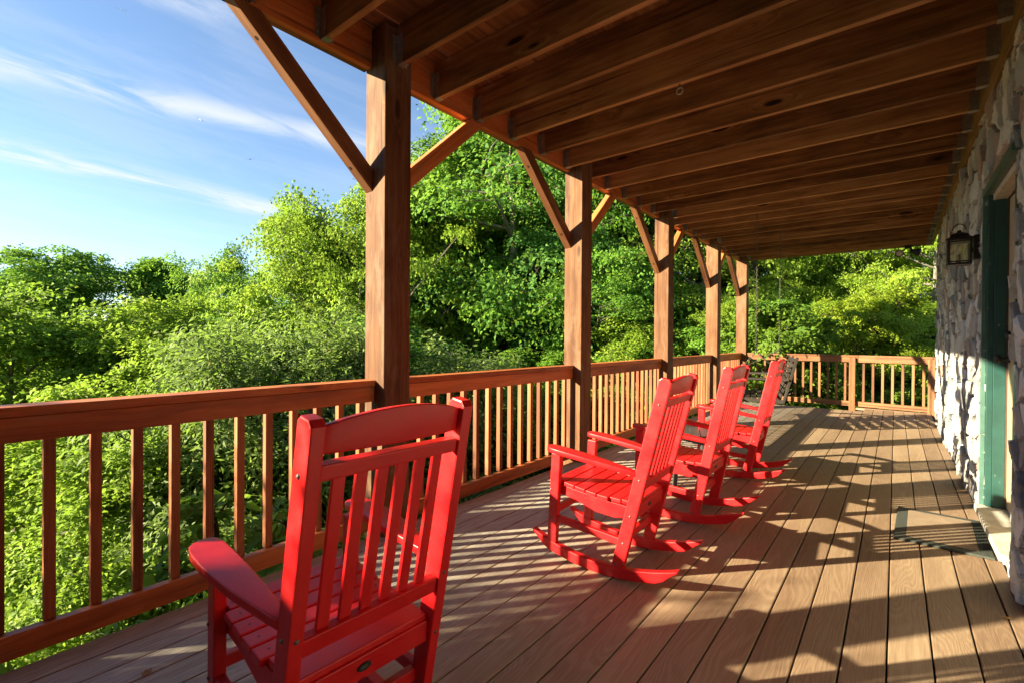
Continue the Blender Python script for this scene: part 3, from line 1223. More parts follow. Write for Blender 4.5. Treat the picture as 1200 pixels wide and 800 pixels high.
def loft_mesh(name, bm, rings, bev=.005):
    for a, b_ in zip(rings, rings[1:]):
        for i in range(4):
            bm.faces.new((a[i], a[(i + 1) % 4], b_[(i + 1) % 4], b_[i]))
    bm.faces.new(rings[0][::-1])
    bm.faces.new(rings[-1])
    bmesh.ops.recalc_face_normals(bm, faces=bm.faces)
    ed = [e for e in bm.edges if len(e.link_faces) == 2 and e.calc_face_angle() > R(40)]
    bmesh.ops.bevel(bm, geom=ed, offset=bev, segments=3, profile=.5, affect='EDGES', clamp_overlap=True)
    me = mesh_from_bm(name, bm, True)
    me.set_sharp_from_angle(angle=R(32))
    return me


def make_chair():
    c = thing('rocking_chair', '', 'rocking chair', group='red slatted rocking chairs on the porch')
    # rockers
    Rr, fc = 1.05, .12
    for s_ in (-1, 1):
        top, bot = [], []
        for i in range(25):
            f = -.286 + (.493 + .286) * i / 24
            zc_ = Rr - math.sqrt(Rr * Rr - (f - fc) ** 2)
            e = min(i, 24 - i)
            taper = min(1, .10 + e / 2.6) if e < 3 else 1
            if i < 12:
                top.append((f, zc_ + .054 - (1 - taper) * .002))
                bot.append((f, zc_ + .054 - .052 * max(.25, taper)))
            else:
                top.append((f, zc_ + .054))
                bot.append((f, zc_ + .054 - .052 * max(.3, taper)))
        a, b_ = s_ * (HW - .036), s_ * (HW + .001)
        side_plate('rocker', top + bot[::-1], min(a, b_), max(a, b_), c, .005)
        # rear stile: one straight member from rocker to top, with a rounded head
        hwid = .031
        pl = []
        zt = .999
        for sg in (1, -1):
            pass
        z0 = .052
        pl = [(back_f(z0) + hwid, z0), (back_f(zt - .012) + hwid, zt - .012), (back_f(zt) + hwid - .012, zt - .001), (back_f(zt) - hwid + .014, zt - .008), (back_f(zt - .022) - hwid, zt - .024), (back_f(z0) - hwid, z0)]
        a, b_ = s_ * (HW - STH), s_ * HW
        side_plate('stile', pl, min(a, b_), max(a, b_), c, .005)
        # front leg
        pl = [(.402, .066), (.388, .555), (.336, .555), (.350, .058)]
        side_plate('front_leg', pl, min(a, b_), max(a, b_), c, .005)
        # side stretcher
        a2, b2 = s_ * (HW - .030), s_ * (HW - .004)
        pl = [(.352, .193), (.352, .227), (-.008, .205), (.004, .170)]
        side_plate('side_stretcher', pl, min(a2, b2), max(a2, b2), c, .004)
        # seat side rail
        a3, b3 = s_ * (HW - STH - .026), s_ * (HW - STH - .001)
        pl = [(.352, .388), (.352, .335), (.25, .322), (.14, .290), (.04, .286), (-.03, .30), (-.05, .355), (.10, .362), (.25, .374)]
        side_plate('seat_rail', pl, min(a3, b3), max(a3, b3), c, .003)
        # arm: plan outline, then bent down towards the back
        st_ = [(-.078, .200, .224), (-.04, .196, .234), (.0, .193, .243), (.06, .191, .256), (.12, .190, .267), (.18, .189, .274), (.25, .189, .279), (.31, .189, .280), (.35, .190, .277), (.378, .193, .270), (.393, .200, .258), (.402, .212, .242)]
        bm = bmesh.new()
        rg_ = []
        for f, si, so in st_:
            u_ = (f + .075) / .475
            z = .532 + .052 * u_ + .006 * math.sin(u_ * math.pi)
            rg_.append([bm.verts.new(LP(f, s_ * a_, z + b_)) for a_, b_ in ((si, -.013), (so, -.013), (so, .013), (si, .013))])
        me = loft_mesh('arm', bm, rg_)
        link('arm', me, c, RED)
        # bolts on the outer faces
        for f, z in ((back_f(.872), .872), (back_f(.505), .505), (back_f(.325), .325), (back_f(.185), .187), (.385, .21), (.385, .36), (.010, .075)):
            bo = link('bolt', BOLT, c)
            bo.location = LP(f, s_ * (HW - .001), z)
            bo.rotation_euler = (R(-90) * s_, 0, 0)
        for f, z in ((back_f(.325) - hwid, .328), (back_f(.505) - hwid, .508)):
            bo = link('bolt', BOLT, c)
            bo.location = LP(f + .001, s_ * (HW - .017), z)
            bo.rotation_euler = (0, R(90), 0)
    # head rest: arched top
    bm = bmesh.new()
    rg_ = []
    for i in range(21):
        s = -.187 + .374 * i / 20
        bow = -.020 * (1 - (s / .187) ** 2)
        zt = .974 + .026 * (1 - (s / .187) ** 2)
        rg_.append([bm.verts.new(LP(back_f(z_) + o_ + bow - .004, s, z_)) for z_, o_ in ((.912, -.012), (.912, .012), (zt, .012), (zt, -.012))])
    link('headrest', loft_mesh('headrest', bm, rg_), c, RED)

    def cross(name, z, h, th, off, s=HW - STH - .0005):
        f = back_f(z) + off
        return beam(name, LP(f, -s, z), LP(f, s, z), th, h, RED, c, .004, ref=(LEAN, 0, 1))
    cross('upper_back_rail', .8755, .036, .028, -.010)
    cross('lower_back_rail', .478, .044, .028, -.010)
    for i in range(6):
        s = -.1525 + i * .0542 + .0170
        s = -.152 + i * .0608
        s = -.1365 + i * .0546
        bow = -.012 * (1 - (s / .187) ** 2)
        beam('back_slat', LP(back_f(.492) - .006, s, .492), LP(back_f(.865) - .006 + bow * .3, s, .865), .030, .0115, RED, c, .003, ref=(1, 0, 0)).location.x += 0
    # seat slats following a dished seat
    sl = [(.355, .412, .062), (.292, .404, .058), (.230, .397, .058), (.168, .391, .058), (.107, .388, .056), (.047, .388, .056)]
    zz = [.413, .406, .3985, .391, .386, .383]
    fs = [.352, .288, .225, .162, .099, .037]
    for i, f in enumerate(fs):
        z = zz[i] - .010
        nxt = (zz[i + 1] - zz[i]) / (fs[i + 1] - fs[i]) if i < 5 else 0.03
        s = .205 if 0 < i < 5 else .187
        b_ = beam('seat_slat', LP(f, -s, z), LP(f, s, z), .0575, .020, RED, c, .004, ref=(nxt, 0, 1))
        for s2 in (-.172, .172):
            sc_ = link('screw', SCREW, c)
            sc_.location = LP(f, s2, z + .0102)
    # last slat runs between the stiles to the rear apron
    beam('seat_slat', LP(-.034, -.187, .375), LP(-.034, .187, .375), .072, .020, RED, c, .004, ref=(0.05, 0, 1))
    beam('rear_apron', LP(-.062, -.187, .334), LP(-.062, .187, .334), .022, .062, RED, c, .004, ref=(.1, 0, 1))
    beam('front_apron', LP(.362, -.187, .362), LP(.362, .187, .362), .022, .070, RED, c, .004)
    for f, z in ((.372, .248), (.0 - .005, .186)):
        beam('cross_stretcher', LP(f, -.188, z), LP(f, .188, z), .026, .036, RED, c, .004)
    # small oval maker's plaque on the rear apron
    bm = bmesh.new()
    vv = [bm.verts.new((.0, .021 * math.cos(2 * math.pi * i / 20), .0105 * math.sin(2 * math.pi * i / 20))) for i in range(20)]
    v2 = [bm.verts.new((.0025, .019 * math.cos(2 * math.pi * i / 20), .009 * math.sin(2 * math.pi * i / 20))) for i in range(20)]
    for i in range(20):
        bm.faces.new((vv[i], vv[(i + 1) % 20], v2[(i + 1) % 20], v2[i]))
    bm.faces.new(v2)
    bm.faces.new(vv[::-1])
    pq = link('plaque', mesh_from_bm('plaque', bm), c, M['plaque'])
    pq.location = LP(-.0745, -.012, .335)
    bm = bmesh.new()
    for yy, hh, ww in ((-.0085, .0058, .0018), (-.0045, .0072, .0022), (.0, .0062, .0020), (.0045, .0072, .0022), (.0085, .0055, .0018)):
        r_ = bmesh.ops.create_cube(bm, size=1)
        for v in r_['verts']:
            v.co = Vector((v.co.x * .0012 + .0029, yy + v.co.y * ww, v.co.z * hh))
    link('emblem', mesh_from_bm('emblem', bm), pq, M['plaquemark'])
    return c


BOLT = mesh_from_bm('bolt', lathe_bm([(.0062, .0), (.0062, .0018), (.0040, .0042), (.001, .005)], 12), True)
BOLT.materials.append(M['bolt'])
SCREW = mesh_from_bm('screw', lathe_bm([(.0032, -.0006), (.0032, .0006)], 8))
SCREW.materials.append(M['plaque'])

chair0 = make_chair()
POSES = [(-1.094, .703, -.038, -.021), (-1.05, 2.323, .043, .026), (-.977, 3.257, .003, -.010), (-.969, 4.525, .042, -.001)]
CHLAB = ['large red slatted rocking chair nearest the viewer, seen from behind',
         'red rocking chair with striped shadow bars on its rocker, second nearest the viewer',
         'red rocking chair in front of the small dark round table, third nearest the viewer',
         'farthest red rocking chair, in front of the dark hanging porch swing']
for i, (x, y, r_, pi_) in enumerate(POSES):
    o = chair0 if i == 0 else copy_tree(chair0)
    o.location = (x - math.cos(r_) * PIV, y - math.sin(r_) * PIV, 0.001)
    o.rotation_euler = (0, pi_, r_)
    o['label'] = CHLAB[i]

# ------------------------------------------------------------------ small side table between chairs
tb = thing('side_table', 'small dark round side table standing between two red rocking chairs', 'table', (-1.29, 3.90, 0), (0, 0, R(20)))
TR = .215
for i in range(6):
    x0_, x1_ = -TR + i * TR / 3 + .003, -TR + (i + 1) * TR / 3 - .003
    pts_ = []
    n = 6
    for q in range(n + 1):
        xx = x0_ + (x1_ - x0_) * q / n
        pts_.append((xx, math.sqrt(max(0, TR * TR - xx * xx)) + .0001))
    poly = pts_[::-1] + [(a, -b_) for a, b_ in pts_]
    link('top_slat', mesh_from_bm('top_slat', prism_bm(poly, .405, .425, .0)), tb, M['table'])
for a in range(4):
    t_ = math.pi / 4 + a * math.pi / 2
    beam('leg', (.165 * math.cos(t_), .165 * math.sin(t_), 0.001), (.125 * math.cos(t_), .125 * math.sin(t_), .404), .036, .030, M['table'], tb, .003, ref=(1, 0.2, 0))
for a in range(2):
    t_ = math.pi / 4 + a * math.pi / 2
    zz = .385 - a * .034
    beam('stretcher', (-.115 * math.cos(t_), -.115 * math.sin(t_), zz), (.115 * math.cos(t_), .115 * math.sin(t_), zz), .022, .030, M['table'], tb, .003)

# ------------------------------------------------------------------ porch swing on chains
SWX, SWY = -1.48, 7.30
sw = thing('porch_swing', 'dark weathered slatted porch swing hanging on chains at the far end', 'swing', (SWX, SWY, 0), (0, 0, R(13)))
SWM = M['swingwood']
HL = .585
for i in range(7):
    f = -.30 + i * .078
    z = .425 - .012 * math.sin(i / 6 * math.pi)
    beam('seat_slat', (f, -HL, z), (f, HL, z), .060, .020, SWM, sw, .003)
bx0, bz0, bx1, bz1 = .235, .44, .385, .935
for i in range(8):
    t_ = (i + .35) / 7.6
    beam('back_slat', (bx0 + (bx1 - bx0) * t_, -HL + .02, bz0 + (bz1 - bz0) * t_), (bx0 + (bx1 - bx0) * t_, HL - .02, bz0 + (bz1 - bz0) * t_), .020, .046, SWM, sw, .003, ref=(.3, 0, 1))
for s_ in (-HL, 0, HL):
    beam('back_post', (bx0 + .024, s_, bz0 - .07), (bx1 + .026, s_, bz1 + .02), .055, .028, SWM, sw, .003, ref=(1, 0, 0))
    beam('seat_frame', (-.33, s_, .392), (.28, s_, .392), .040, .045, SWM, sw, .003)
for s_ in (-HL - .01, HL + .01):
    beam('arm', (-.36, s_, .672), (.32, s_, .672), .075, .026, SWM, sw, .003)
    beam('arm_post', (-.30, s_, .41), (-.30, s_, .658), .045, .050, SWM, sw, .003, ref=(1, 0, 0))


def chain(p0, p1, name='chain'):
    p0, p1 = Vector(p0), Vector(p1)
    d = p1 - p0
    L = d.length
    d.normalize()
    n = max(2, int(L / .034))
    bm = bmesh.new()
    q = d.to_track_quat('Z', 'Y').to_matrix()
    for i in range(n):
        c = p0 + d * (L * (i + .5) / n)
        pts_ = []
        for k_ in range(8):
            t_ = 2 * math.pi * k_ / 8
            v = Vector((.009 * math.cos(t_), 0, .022 * math.sin(t_)))
            if i % 2:
                v = Vector((0, v.x, v.z))
            pts_.append(c + q @ v)
        tube_bm(pts_, .0034, 4, True, bm)
    return link(name, mesh_from_bm(name, bm), sw, M['chain'])


rz_ = sw.rotation_euler.z
inv = Matrix.Rotation(-rz_, 3, 'Z')
for (hx, hy), sg in (((-1.383, 6.656), -1), ((-1.325, 7.865), 1)):
    def loc(x, y, z):
        v = inv @ Vector((x - SWX, y - SWY, 0))
        return Vector((v.x, v.y, z))
    j = loc(hx, hy, 1.02)
    chain(loc(hx, hy, 2.773), j)
    chain(j, (-.31, sg * (HL + .01), .688))
    chain(j, (.30, sg * (HL + .01), .688))

# ------------------------------------------------------------------ birds
def bird(loc, span, mat, rz, bank, label):
    t = thing('bird', label, 'bird', loc, (bank, 0, rz))
    prof_ = [(.001, -.5), (.05, -.42), (.085, -.15), (.07, .15), (.045, .32), (.05, .38), (.03, .45), (.002, .52)]
    bm = lathe_bm(prof_, 10)
    bmesh.ops.rotate(bm, cent=(0, 0, 0), matrix=Matrix.Rotation(R(-90), 3, 'X'), verts=bm.verts)
    # tail fan
    a = [bm.verts.new(p_) for p_ in ((-.03, -.42, .01), (.03, -.42, .01), (.10, -.66, .0), (-.10, -.66, .0))]
    bm.faces.new(a)
    bmesh.ops.scale(bm, vec=[span * .45] * 3, verts=bm.verts)
    link('body', mesh_from_bm('body', bm, True), t, mat)
    for s_ in (-1, 1):
        pl = [(.03, .12), (.45, .20), (.75, .10), (1.0, -.10), (.78, -.12), (.42, -.10), (.03, -.12)]
        bm = bmesh.new()
        tp = [bm.verts.new((s_ * x_, y_, .10 * x_ * (1.4 - x_) + .012)) for x_, y_ in pl]
        bt = [bm.verts.new((s_ * x_, y_, .10 * x_ * (1.4 - x_) - .006)) for x_, y_ in pl]
        bm.faces.new(tp)
        bm.faces.new(bt[::-1])
        for i in range(len(pl)):
            bm.faces.new((tp[i], tp[(i + 1) % len(pl)], bt[(i + 1) % len(pl)], bt[i]))
        bmesh.ops.recalc_face_normals(bm, faces=bm.faces)
        bmesh.ops.scale(bm, vec=[span * .5] * 3, verts=bm.verts)
        link('wing', mesh_from_bm('wing', bm), t, mat)


bird((-52.9, 21.34, 19.8), 1.0, M['bird'], R(40), R(20), 'small dark bird flying in the blue sky above the treetops')
bird((-53.46, 16.95, 22.5), 1.1, M['birdpale'], R(120), R(35), 'pale bird high in the blue sky, left of the dark bird')
bird((-51.98, 10.48, 29.2), .9, M['birdpale'], R(75), R(25), 'tiny pale bird near the top edge of the sky')


# ------------------------------------------------------------------ trees
def nrm(a):
    return a / np.maximum(np.linalg.norm(a, axis=-1, keepdims=True), 1e-9)


def build_plant(seed, H, Rad, nlimb, nspray, nleaf, leafL, leafW, spray_r, lmat, bmat, trunk_r=.2, t0=.22, prof='oak', stems=1, flat=.13, upb=.45, droop=.25, el=(10, 60), wob=.05, smin=.34, jit=(.62, 1.22)):
    rg = np.random.default_rng(seed)
    tv, tf = [], []

    def tube(pts, rads, n):
        pts = np.asarray(pts)
        base = len(tv)
        for i in range(len(pts)):
            t = pts[min(i + 1, len(pts) - 1)] - pts[max(i - 1, 0)]
            t = t / (np.linalg.norm(t) + 1e-9)
            a = np.cross(t, [0, 0, 1.0]) if abs(t[2]) < .95 else np.cross(t, [1.0, 0, 0])
            a = a / (np.linalg.norm(a) + 1e-9)
            b_ = np.cross(t, a)
            for k_ in range(n):
                an = 2 * math.pi * k_ / n
                tv.append(pts[i] + rads[i] * (math.cos(an) * a + math.sin(an) * b_))
        for i in range(len(pts) - 1):
            for k_ in range(n):
                a0, a1 = base + i * n + k_, base + i * n + (k_ + 1) % n
                tf.append((a0, a1, a1 + n, a0 + n))
    centers, sdirs, shade = [], [], []
    for st in range(stems):
        off = np.array([0, 0, 0.0]) if stems == 1 else np.append(rg.normal(0, .06 * Rad, 2), 0)
        leanv = np.zeros(2) if stems == 1 else rg.normal(0, .35, 2) * Rad / H
        ts = np.linspace(0, 1, 12)
        wp = np.cumsum(rg.normal(0, wob * H / 12, (12, 2)), 0)
        wp -= wp[0]
        tp = np.stack([off[0] + wp[:, 0] + leanv[0] * ts * H, off[1] + wp[:, 1] + leanv[1] * ts * H, ts * H * .97], -1)
        tube(tp, trunk_r * (1 - ts) ** .8 + trunk_r * .06 + trunk_r * .5 * np.exp(-ts * 22), 8)

        def tpos(t):
            return np.array([np.interp(t, ts, tp[:, i]) for i in range(3)])
        nl = max(3, nlimb // stems)
        for i in range(nl):
            f = (i + rg.uniform(.1, .9)) / nl
            t = t0 + (1 - t0) * f * .98
            if prof == 'oak':
                L = Rad * (.55 + .6 * math.sin(math.pi * min(1, .22 + f * .68))) * rg.uniform(*jit) * (1 - .45 * max(0, f - .6) / .4)
            elif prof == 'cone':
                L = Rad * (1.05 - .85 * f) * rg.uniform(.75, 1.15)
            elif prof == 'dome':
                L = Rad * math.sqrt(max(.03, 1 - (f * .92) ** 2)) * rg.uniform(.8, 1.1)
            else:
                L = Rad * (1 - .6 * abs(f - .5)) * rg.uniform(.7, 1.2)
            az_ = i * 2.39996 + rg.uniform(-.5, .5) + st * 1.3
            e = math.radians(el[0] + (el[1] - el[0]) * f ** 1.4 + rg.uniform(-10, 12))
            d = np.array([math.cos(az_) * math.cos(e), math.sin(az_) * math.cos(e), math.sin(e)])
            ss = np.linspace(0, 1, 7)
            bend = rg.normal(0, .10, 3) * L
            p0 = tpos(t)
            lp = p0 + ss[:, None] * d * L + (ss ** 2)[:, None] * (bend + np.array([0, 0, -.10 * L if f < .6 else .05 * L]))
            r0 = max(.018, trunk_r * (.42 - .28 * f))
            tube(lp, r0 * (1 - ss) ** .9 + .008, 5)
            for j in range(nspray):
                s_ = smin + (1 - smin) * (j + rg.uniform(.0, 1)) / nspray
                q = np.array([np.interp(s_, ss, lp[:, k_]) for k_ in range(3)])
                sidev = np.cross(d, [0, 0, 1.0])
                sidev /= np.linalg.norm(sidev) + 1e-9
                sd = sidev * rg.choice([-1, 1]) * rg.uniform(.3, 1) + d * rg.uniform(.0, .7) + np.array([0, 0, rg.uniform(-.15, .45)])
                sd /= np.linalg.norm(sd)
                Ls = L * .42 * (1.15 - .6 * s_) * rg.uniform(.5, 1.2) + spray_r * .4
                c = q + sd * Ls + np.array([0, 0, .06 * Ls])
                mid = (q + c) / 2 + rg.normal(0, .04, 3) * Ls
                tube([q, mid, c], [r0 * .30 * (1 - s_ * .6) + .006, r0 * .16 + .005, .004], 4)
                centers.append(c)
                sdirs.append(sd)
                shade.append(rg.uniform(0, 1))
                if rg.random() < .75:
                    centers.append(mid + rg.normal(0, .15, 3) * spray_r)
                    sdirs.append(sd)
                    shade.append(rg.uniform(0, 1))
    C = np.array(centers)
    D = np.array(sdirs)
    S = np.array(shade)
    n = len(C)
    # each spray is a loose tilted fan of leaves
    size = spray_r * rg.uniform(.6, 1.25, (n, 1))
    outw = nrm((C - np.array([0, 0, H * .5])) * np.array([1, 1, .5]))
    up_ = nrm(np.stack([rg.normal(0, .25, n), rg.normal(0, .25, n), np.ones(n)], -1) + outw * .35)
    ns_ = nrm(np.array([0, 0, upb]) + outw * .75 + rg.normal(0, .38, (n, 3)))
    a = nrm(np.cross(up_, D + rg.normal(0, .05, (n, 3))))
    b_ = np.cross(a, up_)
    th = rg.uniform(0, 2 * math.pi, (n, nleaf))
    # ragged outline: radius modulated with angle
    lob = 1 + .35 * np.sin(th * 3 + rg.uniform(0, 6.28, (n, 1))) + .2 * np.sin(th * 5 + rg.uniform(0, 6.28, (n, 1)))
    rr_ = np.sqrt(rg.uniform(0.02, 1, (n, nleaf))) * size * lob
    ox, oy = np.cos(th) * rr_, np.sin(th) * rr_
    oz = rg.normal(0, flat, (n, nleaf)) * size - droop * (rr_ / spray_r) ** 2 * spray_r
    P = C[:, None, :] + ox[..., None] * a[:, None, :] + oy[..., None] * b_[:, None, :] + oz[..., None] * up_[:, None, :]
    rad_dir = nrm(np.cos(th)[..., None] * a[:, None, :] + np.sin(th)[..., None] * b_[:, None, :])
    P = P.reshape(-1, 3)
    N = len(P)
    crown_c = np.array([0, 0, H * .55])
    nor = nrm(np.repeat(ns_, nleaf, 0) + rg.normal(0, .42, (N, 3)))
    ld = nrm(rad_dir.reshape(-1, 3) + rg.normal(0, .6, (N, 3)) + np.array([0, 0, -.35]))
    ld = nrm(ld - nor * (ld * nor).sum(-1, keepdims=True))
    sd_ = np.cross(nor, ld)
    Ls = leafL * rg.uniform(.6, 1.3, (N, 1))
    Ws = leafW * rg.uniform(.6, 1.3, (N, 1))
    fold = nor * Ws * .28
    v0 = P - ld * Ls * .5
    v1 = P - ld * Ls * .05 + sd_ * Ws * .5 + fold
    v2 = P + ld * Ls * .5 - nor * Ls * .14
    v3 = P - ld * Ls * .05 - sd_ * Ws * .5 + fold
    V = np.stack([v0, v1, v2, v3], 1).reshape(-1, 3).astype('f')
    me = bpy.data.meshes.new('crown')
    me.vertices.add(len(V))
    me.vertices.foreach_set('co', V.ravel())
    me.loops.add(N * 4)
    me.loops.foreach_set('vertex_index', np.arange(N * 4, dtype='i'))
    me.polygons.add(N)
    me.polygons.foreach_set('loop_start', np.arange(0, N * 4, 4, dtype='i'))
    me.polygons.foreach_set('loop_total', np.full(N, 4, 'i'))
    at = me.color_attributes.new('tint', 'FLOAT_COLOR', 'POINT')
    tint = np.clip(np.repeat(S, nleaf) * .6 + rg.uniform(0, .4, N), 0, 1)
    T = np.stack([tint, rg.uniform(0, 1, N), rg.uniform(0, 1, N), np.ones(N)], -1)
    at.data.foreach_set('color', np.repeat(T, 4, 0).astype('f').ravel())
    me.materials.append(M[lmat])
    me.update()
    me.validate()
    tm = bpy.data.meshes.new('trunk')
    tm.from_pydata([tuple(v) for v in tv], [], tf)
    tm.polygons.foreach_set('use_smooth', [True] * len(tm.polygons))
    tm.materials.append(M[bmat])
    return tm, me, float(np.percentile(V[:, 2], 99.9))


V = {}
V['oak1'] = build_plant(1, 13, 3.9, 32, 8, 140, .13, .078, .78, 'leaf_oak', 'bark', .24, .20, 'oak', smin=.45)
V['oak2'] = build_plant(2, 13, 3.6, 30, 8, 130, .13, .078, .76, 'leaf_oak', 'bark', .22, .26, 'oak', smin=.5)
V['oak3'] = build_plant(3, 12, 4.2, 30, 8, 160, .135, .085, .84, 'leaf_bright', 'bark', .22, .18, 'oak', el=(5, 50))
V['oakhigh'] = build_plant(14, 13, 3.4, 26, 7, 130, .13, .08, .78, 'leaf_oak', 'bark', .20, .42, 'oak', el=(0, 50), smin=.5)
V['bright'] = build_plant(4, 8, 3.0, 32, 8, 140, .11, .070, .58, 'leaf_bright', 'bark', .14, .10, 'dome', el=(0, 60))
V['slim'] = build_plant(5, 11, 2.2, 36, 8, 100, .14, .08, .50, 'leaf_oak', 'bark_dark', .15, .15, 'cone', el=(15, 60))
V['dark'] = build_plant(6, 11, 3.3, 34, 8, 140, .125, .075, .70, 'leaf_dark', 'bark_dark', .2, .12, 'oak')
V['willow'] = build_plant(7, 4.6, 1.9, 36, 9, 90, .10, .030, .36, 'leaf_willow', 'bark_dark', .06, .04, 'dome', stems=3, droop=.7, flat=.4, el=(25, 70), upb=.5)
V['shrub1'] = build_plant(8, 2.4, 1.4, 30, 7, 50, .12, .070, .32, 'leaf_shrub', 'bark_dark', .03, .02, 'dome', stems=5, el=(15, 70))
V['shrub2'] = build_plant(9, 1.8, 1.3, 30, 6, 55, .085, .050, .28, 'leaf_oak', 'bark_dark', .025, .02, 'dome', stems=5, el=(10, 70))
V['shrub3'] = build_plant(10, 2.0, 1.1, 26, 6, 55, .09, .055, .26, 'leaf_bright', 'bark_dark', .025, .02, 'dome', stems=4, el=(20, 75))
V['maple'] = build_plant(11, 2.9, 1.7, 40, 10, 80, .075, .045, .26, 'leaf_maple', 'bark_dark', .06, .10, 'dome', stems=2, el=(5, 55), flat=.2, droop=.35)
V['bigleaf'] = build_plant(12, 4.6, .75, 24, 5, 16, .15, .062, .24, 'leaf_shrub', 'bark_dark', .030, .55, 'dome', stems=3, el=(10, 60), wob=.02)


def plant(kind, x, y, ztop, rz, label, cat='tree', group=None, wide=1.0, name=None, dz=0.0):
    tm, me, H = V[kind]
    zb = float(tz(x, y)) - .05 + dz
    s = (ztop - zb) / H
    nm = name or {'oak1': 'oak_tree', 'oak2': 'oak_tree', 'oak3': 'broadleaf_tree', 'oakhigh': 'oak_tree', 'bright': 'broadleaf_tree', 'slim': 'slender_tree', 'dark': 'broadleaf_tree', 'willow': 'willow_shrub', 'maple': 'maple_tree'}.get(kind, 'shrub')
    t = thing(nm, label, cat, (x, y, zb), (0, 0, rz), group)
    t.scale = (s * wide, s * wide, s)
    link('trunk' if cat == 'tree' else 'stems', tm, t)
    link('crown' if cat == 'tree' else 'foliage', me, t)
    return t


ALIKE = []
ADJ = {'oak1': 'mid green', 'oak2': 'olive green', 'oak3': 'light green', 'dark': 'dark green', 'slim': 'slender', 'bright': 'bright green', 'willow': 'greyish green', 'shrub1': 'large leaved', 'shrub2': 'small leaved', 'shrub3': 'bright'}
GAPS = [(215, 'over the left half of the foreground railing'), (428, 'just left of the nearest post'), (571, 'just right of the nearest post'), (661, 'just left of the second post'), (763, 'between the second and third posts'),
        (826, 'between the third and fourth posts'), (870, 'between the fourth and corner posts'), (940, 'behind the porch swing'), (1003, 'behind the end railing'), (9999, 'beside the stone wall')]


def alike(kind, noun, o):
    a = math.atan2(-o.location.x, o.location.y) - R(39.02)
    u = 600 - 554.8 * math.tan(max(-1.3, min(1.3, a)))
    ALIKE.append((next(g for lim, g in GAPS if u < lim), ADJ[kind] + ' ' + noun, u, o))


def name_alike():
    ORD = ['leftmost', 'second from left', 'third from left', 'fourth from left', 'fifth from left', 'sixth from left', 'seventh from left', 'eighth from left']
    b = {}
    for g, n_, u, o in ALIKE:
        b.setdefault((g, n_), []).append((u, o))
    for (g, n_), L in b.items():
        L.sort(key=lambda q: q[0])
        for i, (u, o) in enumerate(L):
            o['label'] = (n_ + ' ' + g) if len(L) == 1 else (ORD[min(i, 7)] + ' ' + n_ + ' ' + g)


# the trees one can tell apart
plant('oak2', -27.5, 4.2, 4.7, .3, 'dark olive tree with open crown on the far left skyline', wide=1.15)
plant('bright', -15.4, 1.3, 2.1, 1.0, 'bright light green tree at the left edge, above the railing', wide=1.15)
plant('bright', -14.4, 4.0, 2.2, 2.3, 'bright light green rounded tree, right of the one at the left edge')
plant('slim', -25.2, 6.4, 4.5, .5, 'slender tree whose pointed top stands alone on the skyline')
plant('slim', -26.5, 7.9, 4.0, 2.5, 'slender tree on the skyline just right of the pointed one')
plant('oak1', -20.5, 7.6, 4.5, 4.0, 'mid green tree on the skyline left of the tallest group', wide=.72)
plant('oak2', -27.6, 1.9, 3.9, 2.2, 'olive tree on the skyline at the very left edge', wide=1.1)
plant('oak3', -15.9, 8.6, 5.9, 1.1, 'tall spreading tree whose crown rises left of the nearest post', wide=.66)
plant('oak3', -14.2, 10.8, 7.3, 2.7, 'tall spreading tree seen on both sides of the nearest post', wide=.72)
plant('oakhigh', -10.9, 13.3, 12.0, .4, 'tallest oak with bare pale trunk, left of the second post, top hidden by the beam', wide=.95)
plant('oakhigh', -13.4, 13.2, 9.6, 2.4, 'tall oak with a bare trunk, right of the nearest post', wide=.8)
plant('willow', -8.5, 3.7, 1.35, .2, 'fine leaved greyish green willow shrub above the foreground railing', 'shrub')
plant('willow', -9.6, 5.1, 1.75, 2.2, 'second fine leaved greyish shrub, left of the nearest post', 'shrub', wide=1.1)
plant('maple', -1.05, 13.6, 2.35, .7, 'dome shaped yellow green maple beyond the end railing', wide=1.0, dz=-.1)
plant('dark', -9.3, 15.6, 9.5, 1.4, 'dark green tree behind the second post', wide=.9)
plant('oak2', -7.2, 16.4, 9.0, 3.1, 'leafy tree filling the gap between the second and third posts', wide=.9)
plant('oak3', -5.3, 17.2, 8.2, 5.1, 'leafy tree filling the gap between the third and fourth posts', wide=.85)
plant('bright', -3.6, 17.4, 6.8, 1.7, 'bright leafy tree beyond the corner post', wide=.85)
plant('bright', -1.2, 18.8, 6.6, 3.9, 'bright leafy tree right behind the dome shaped maple', wide=1.0)
plant('oak3', .9, 17.4, 6.2, .9, 'leafy tree at the far right, beside the house wall', wide=.9)
plant('oak3', 2.6, 19.5, 7.5, 2.9, 'leafy tree mostly hidden behind the stone wall', wide=.8)

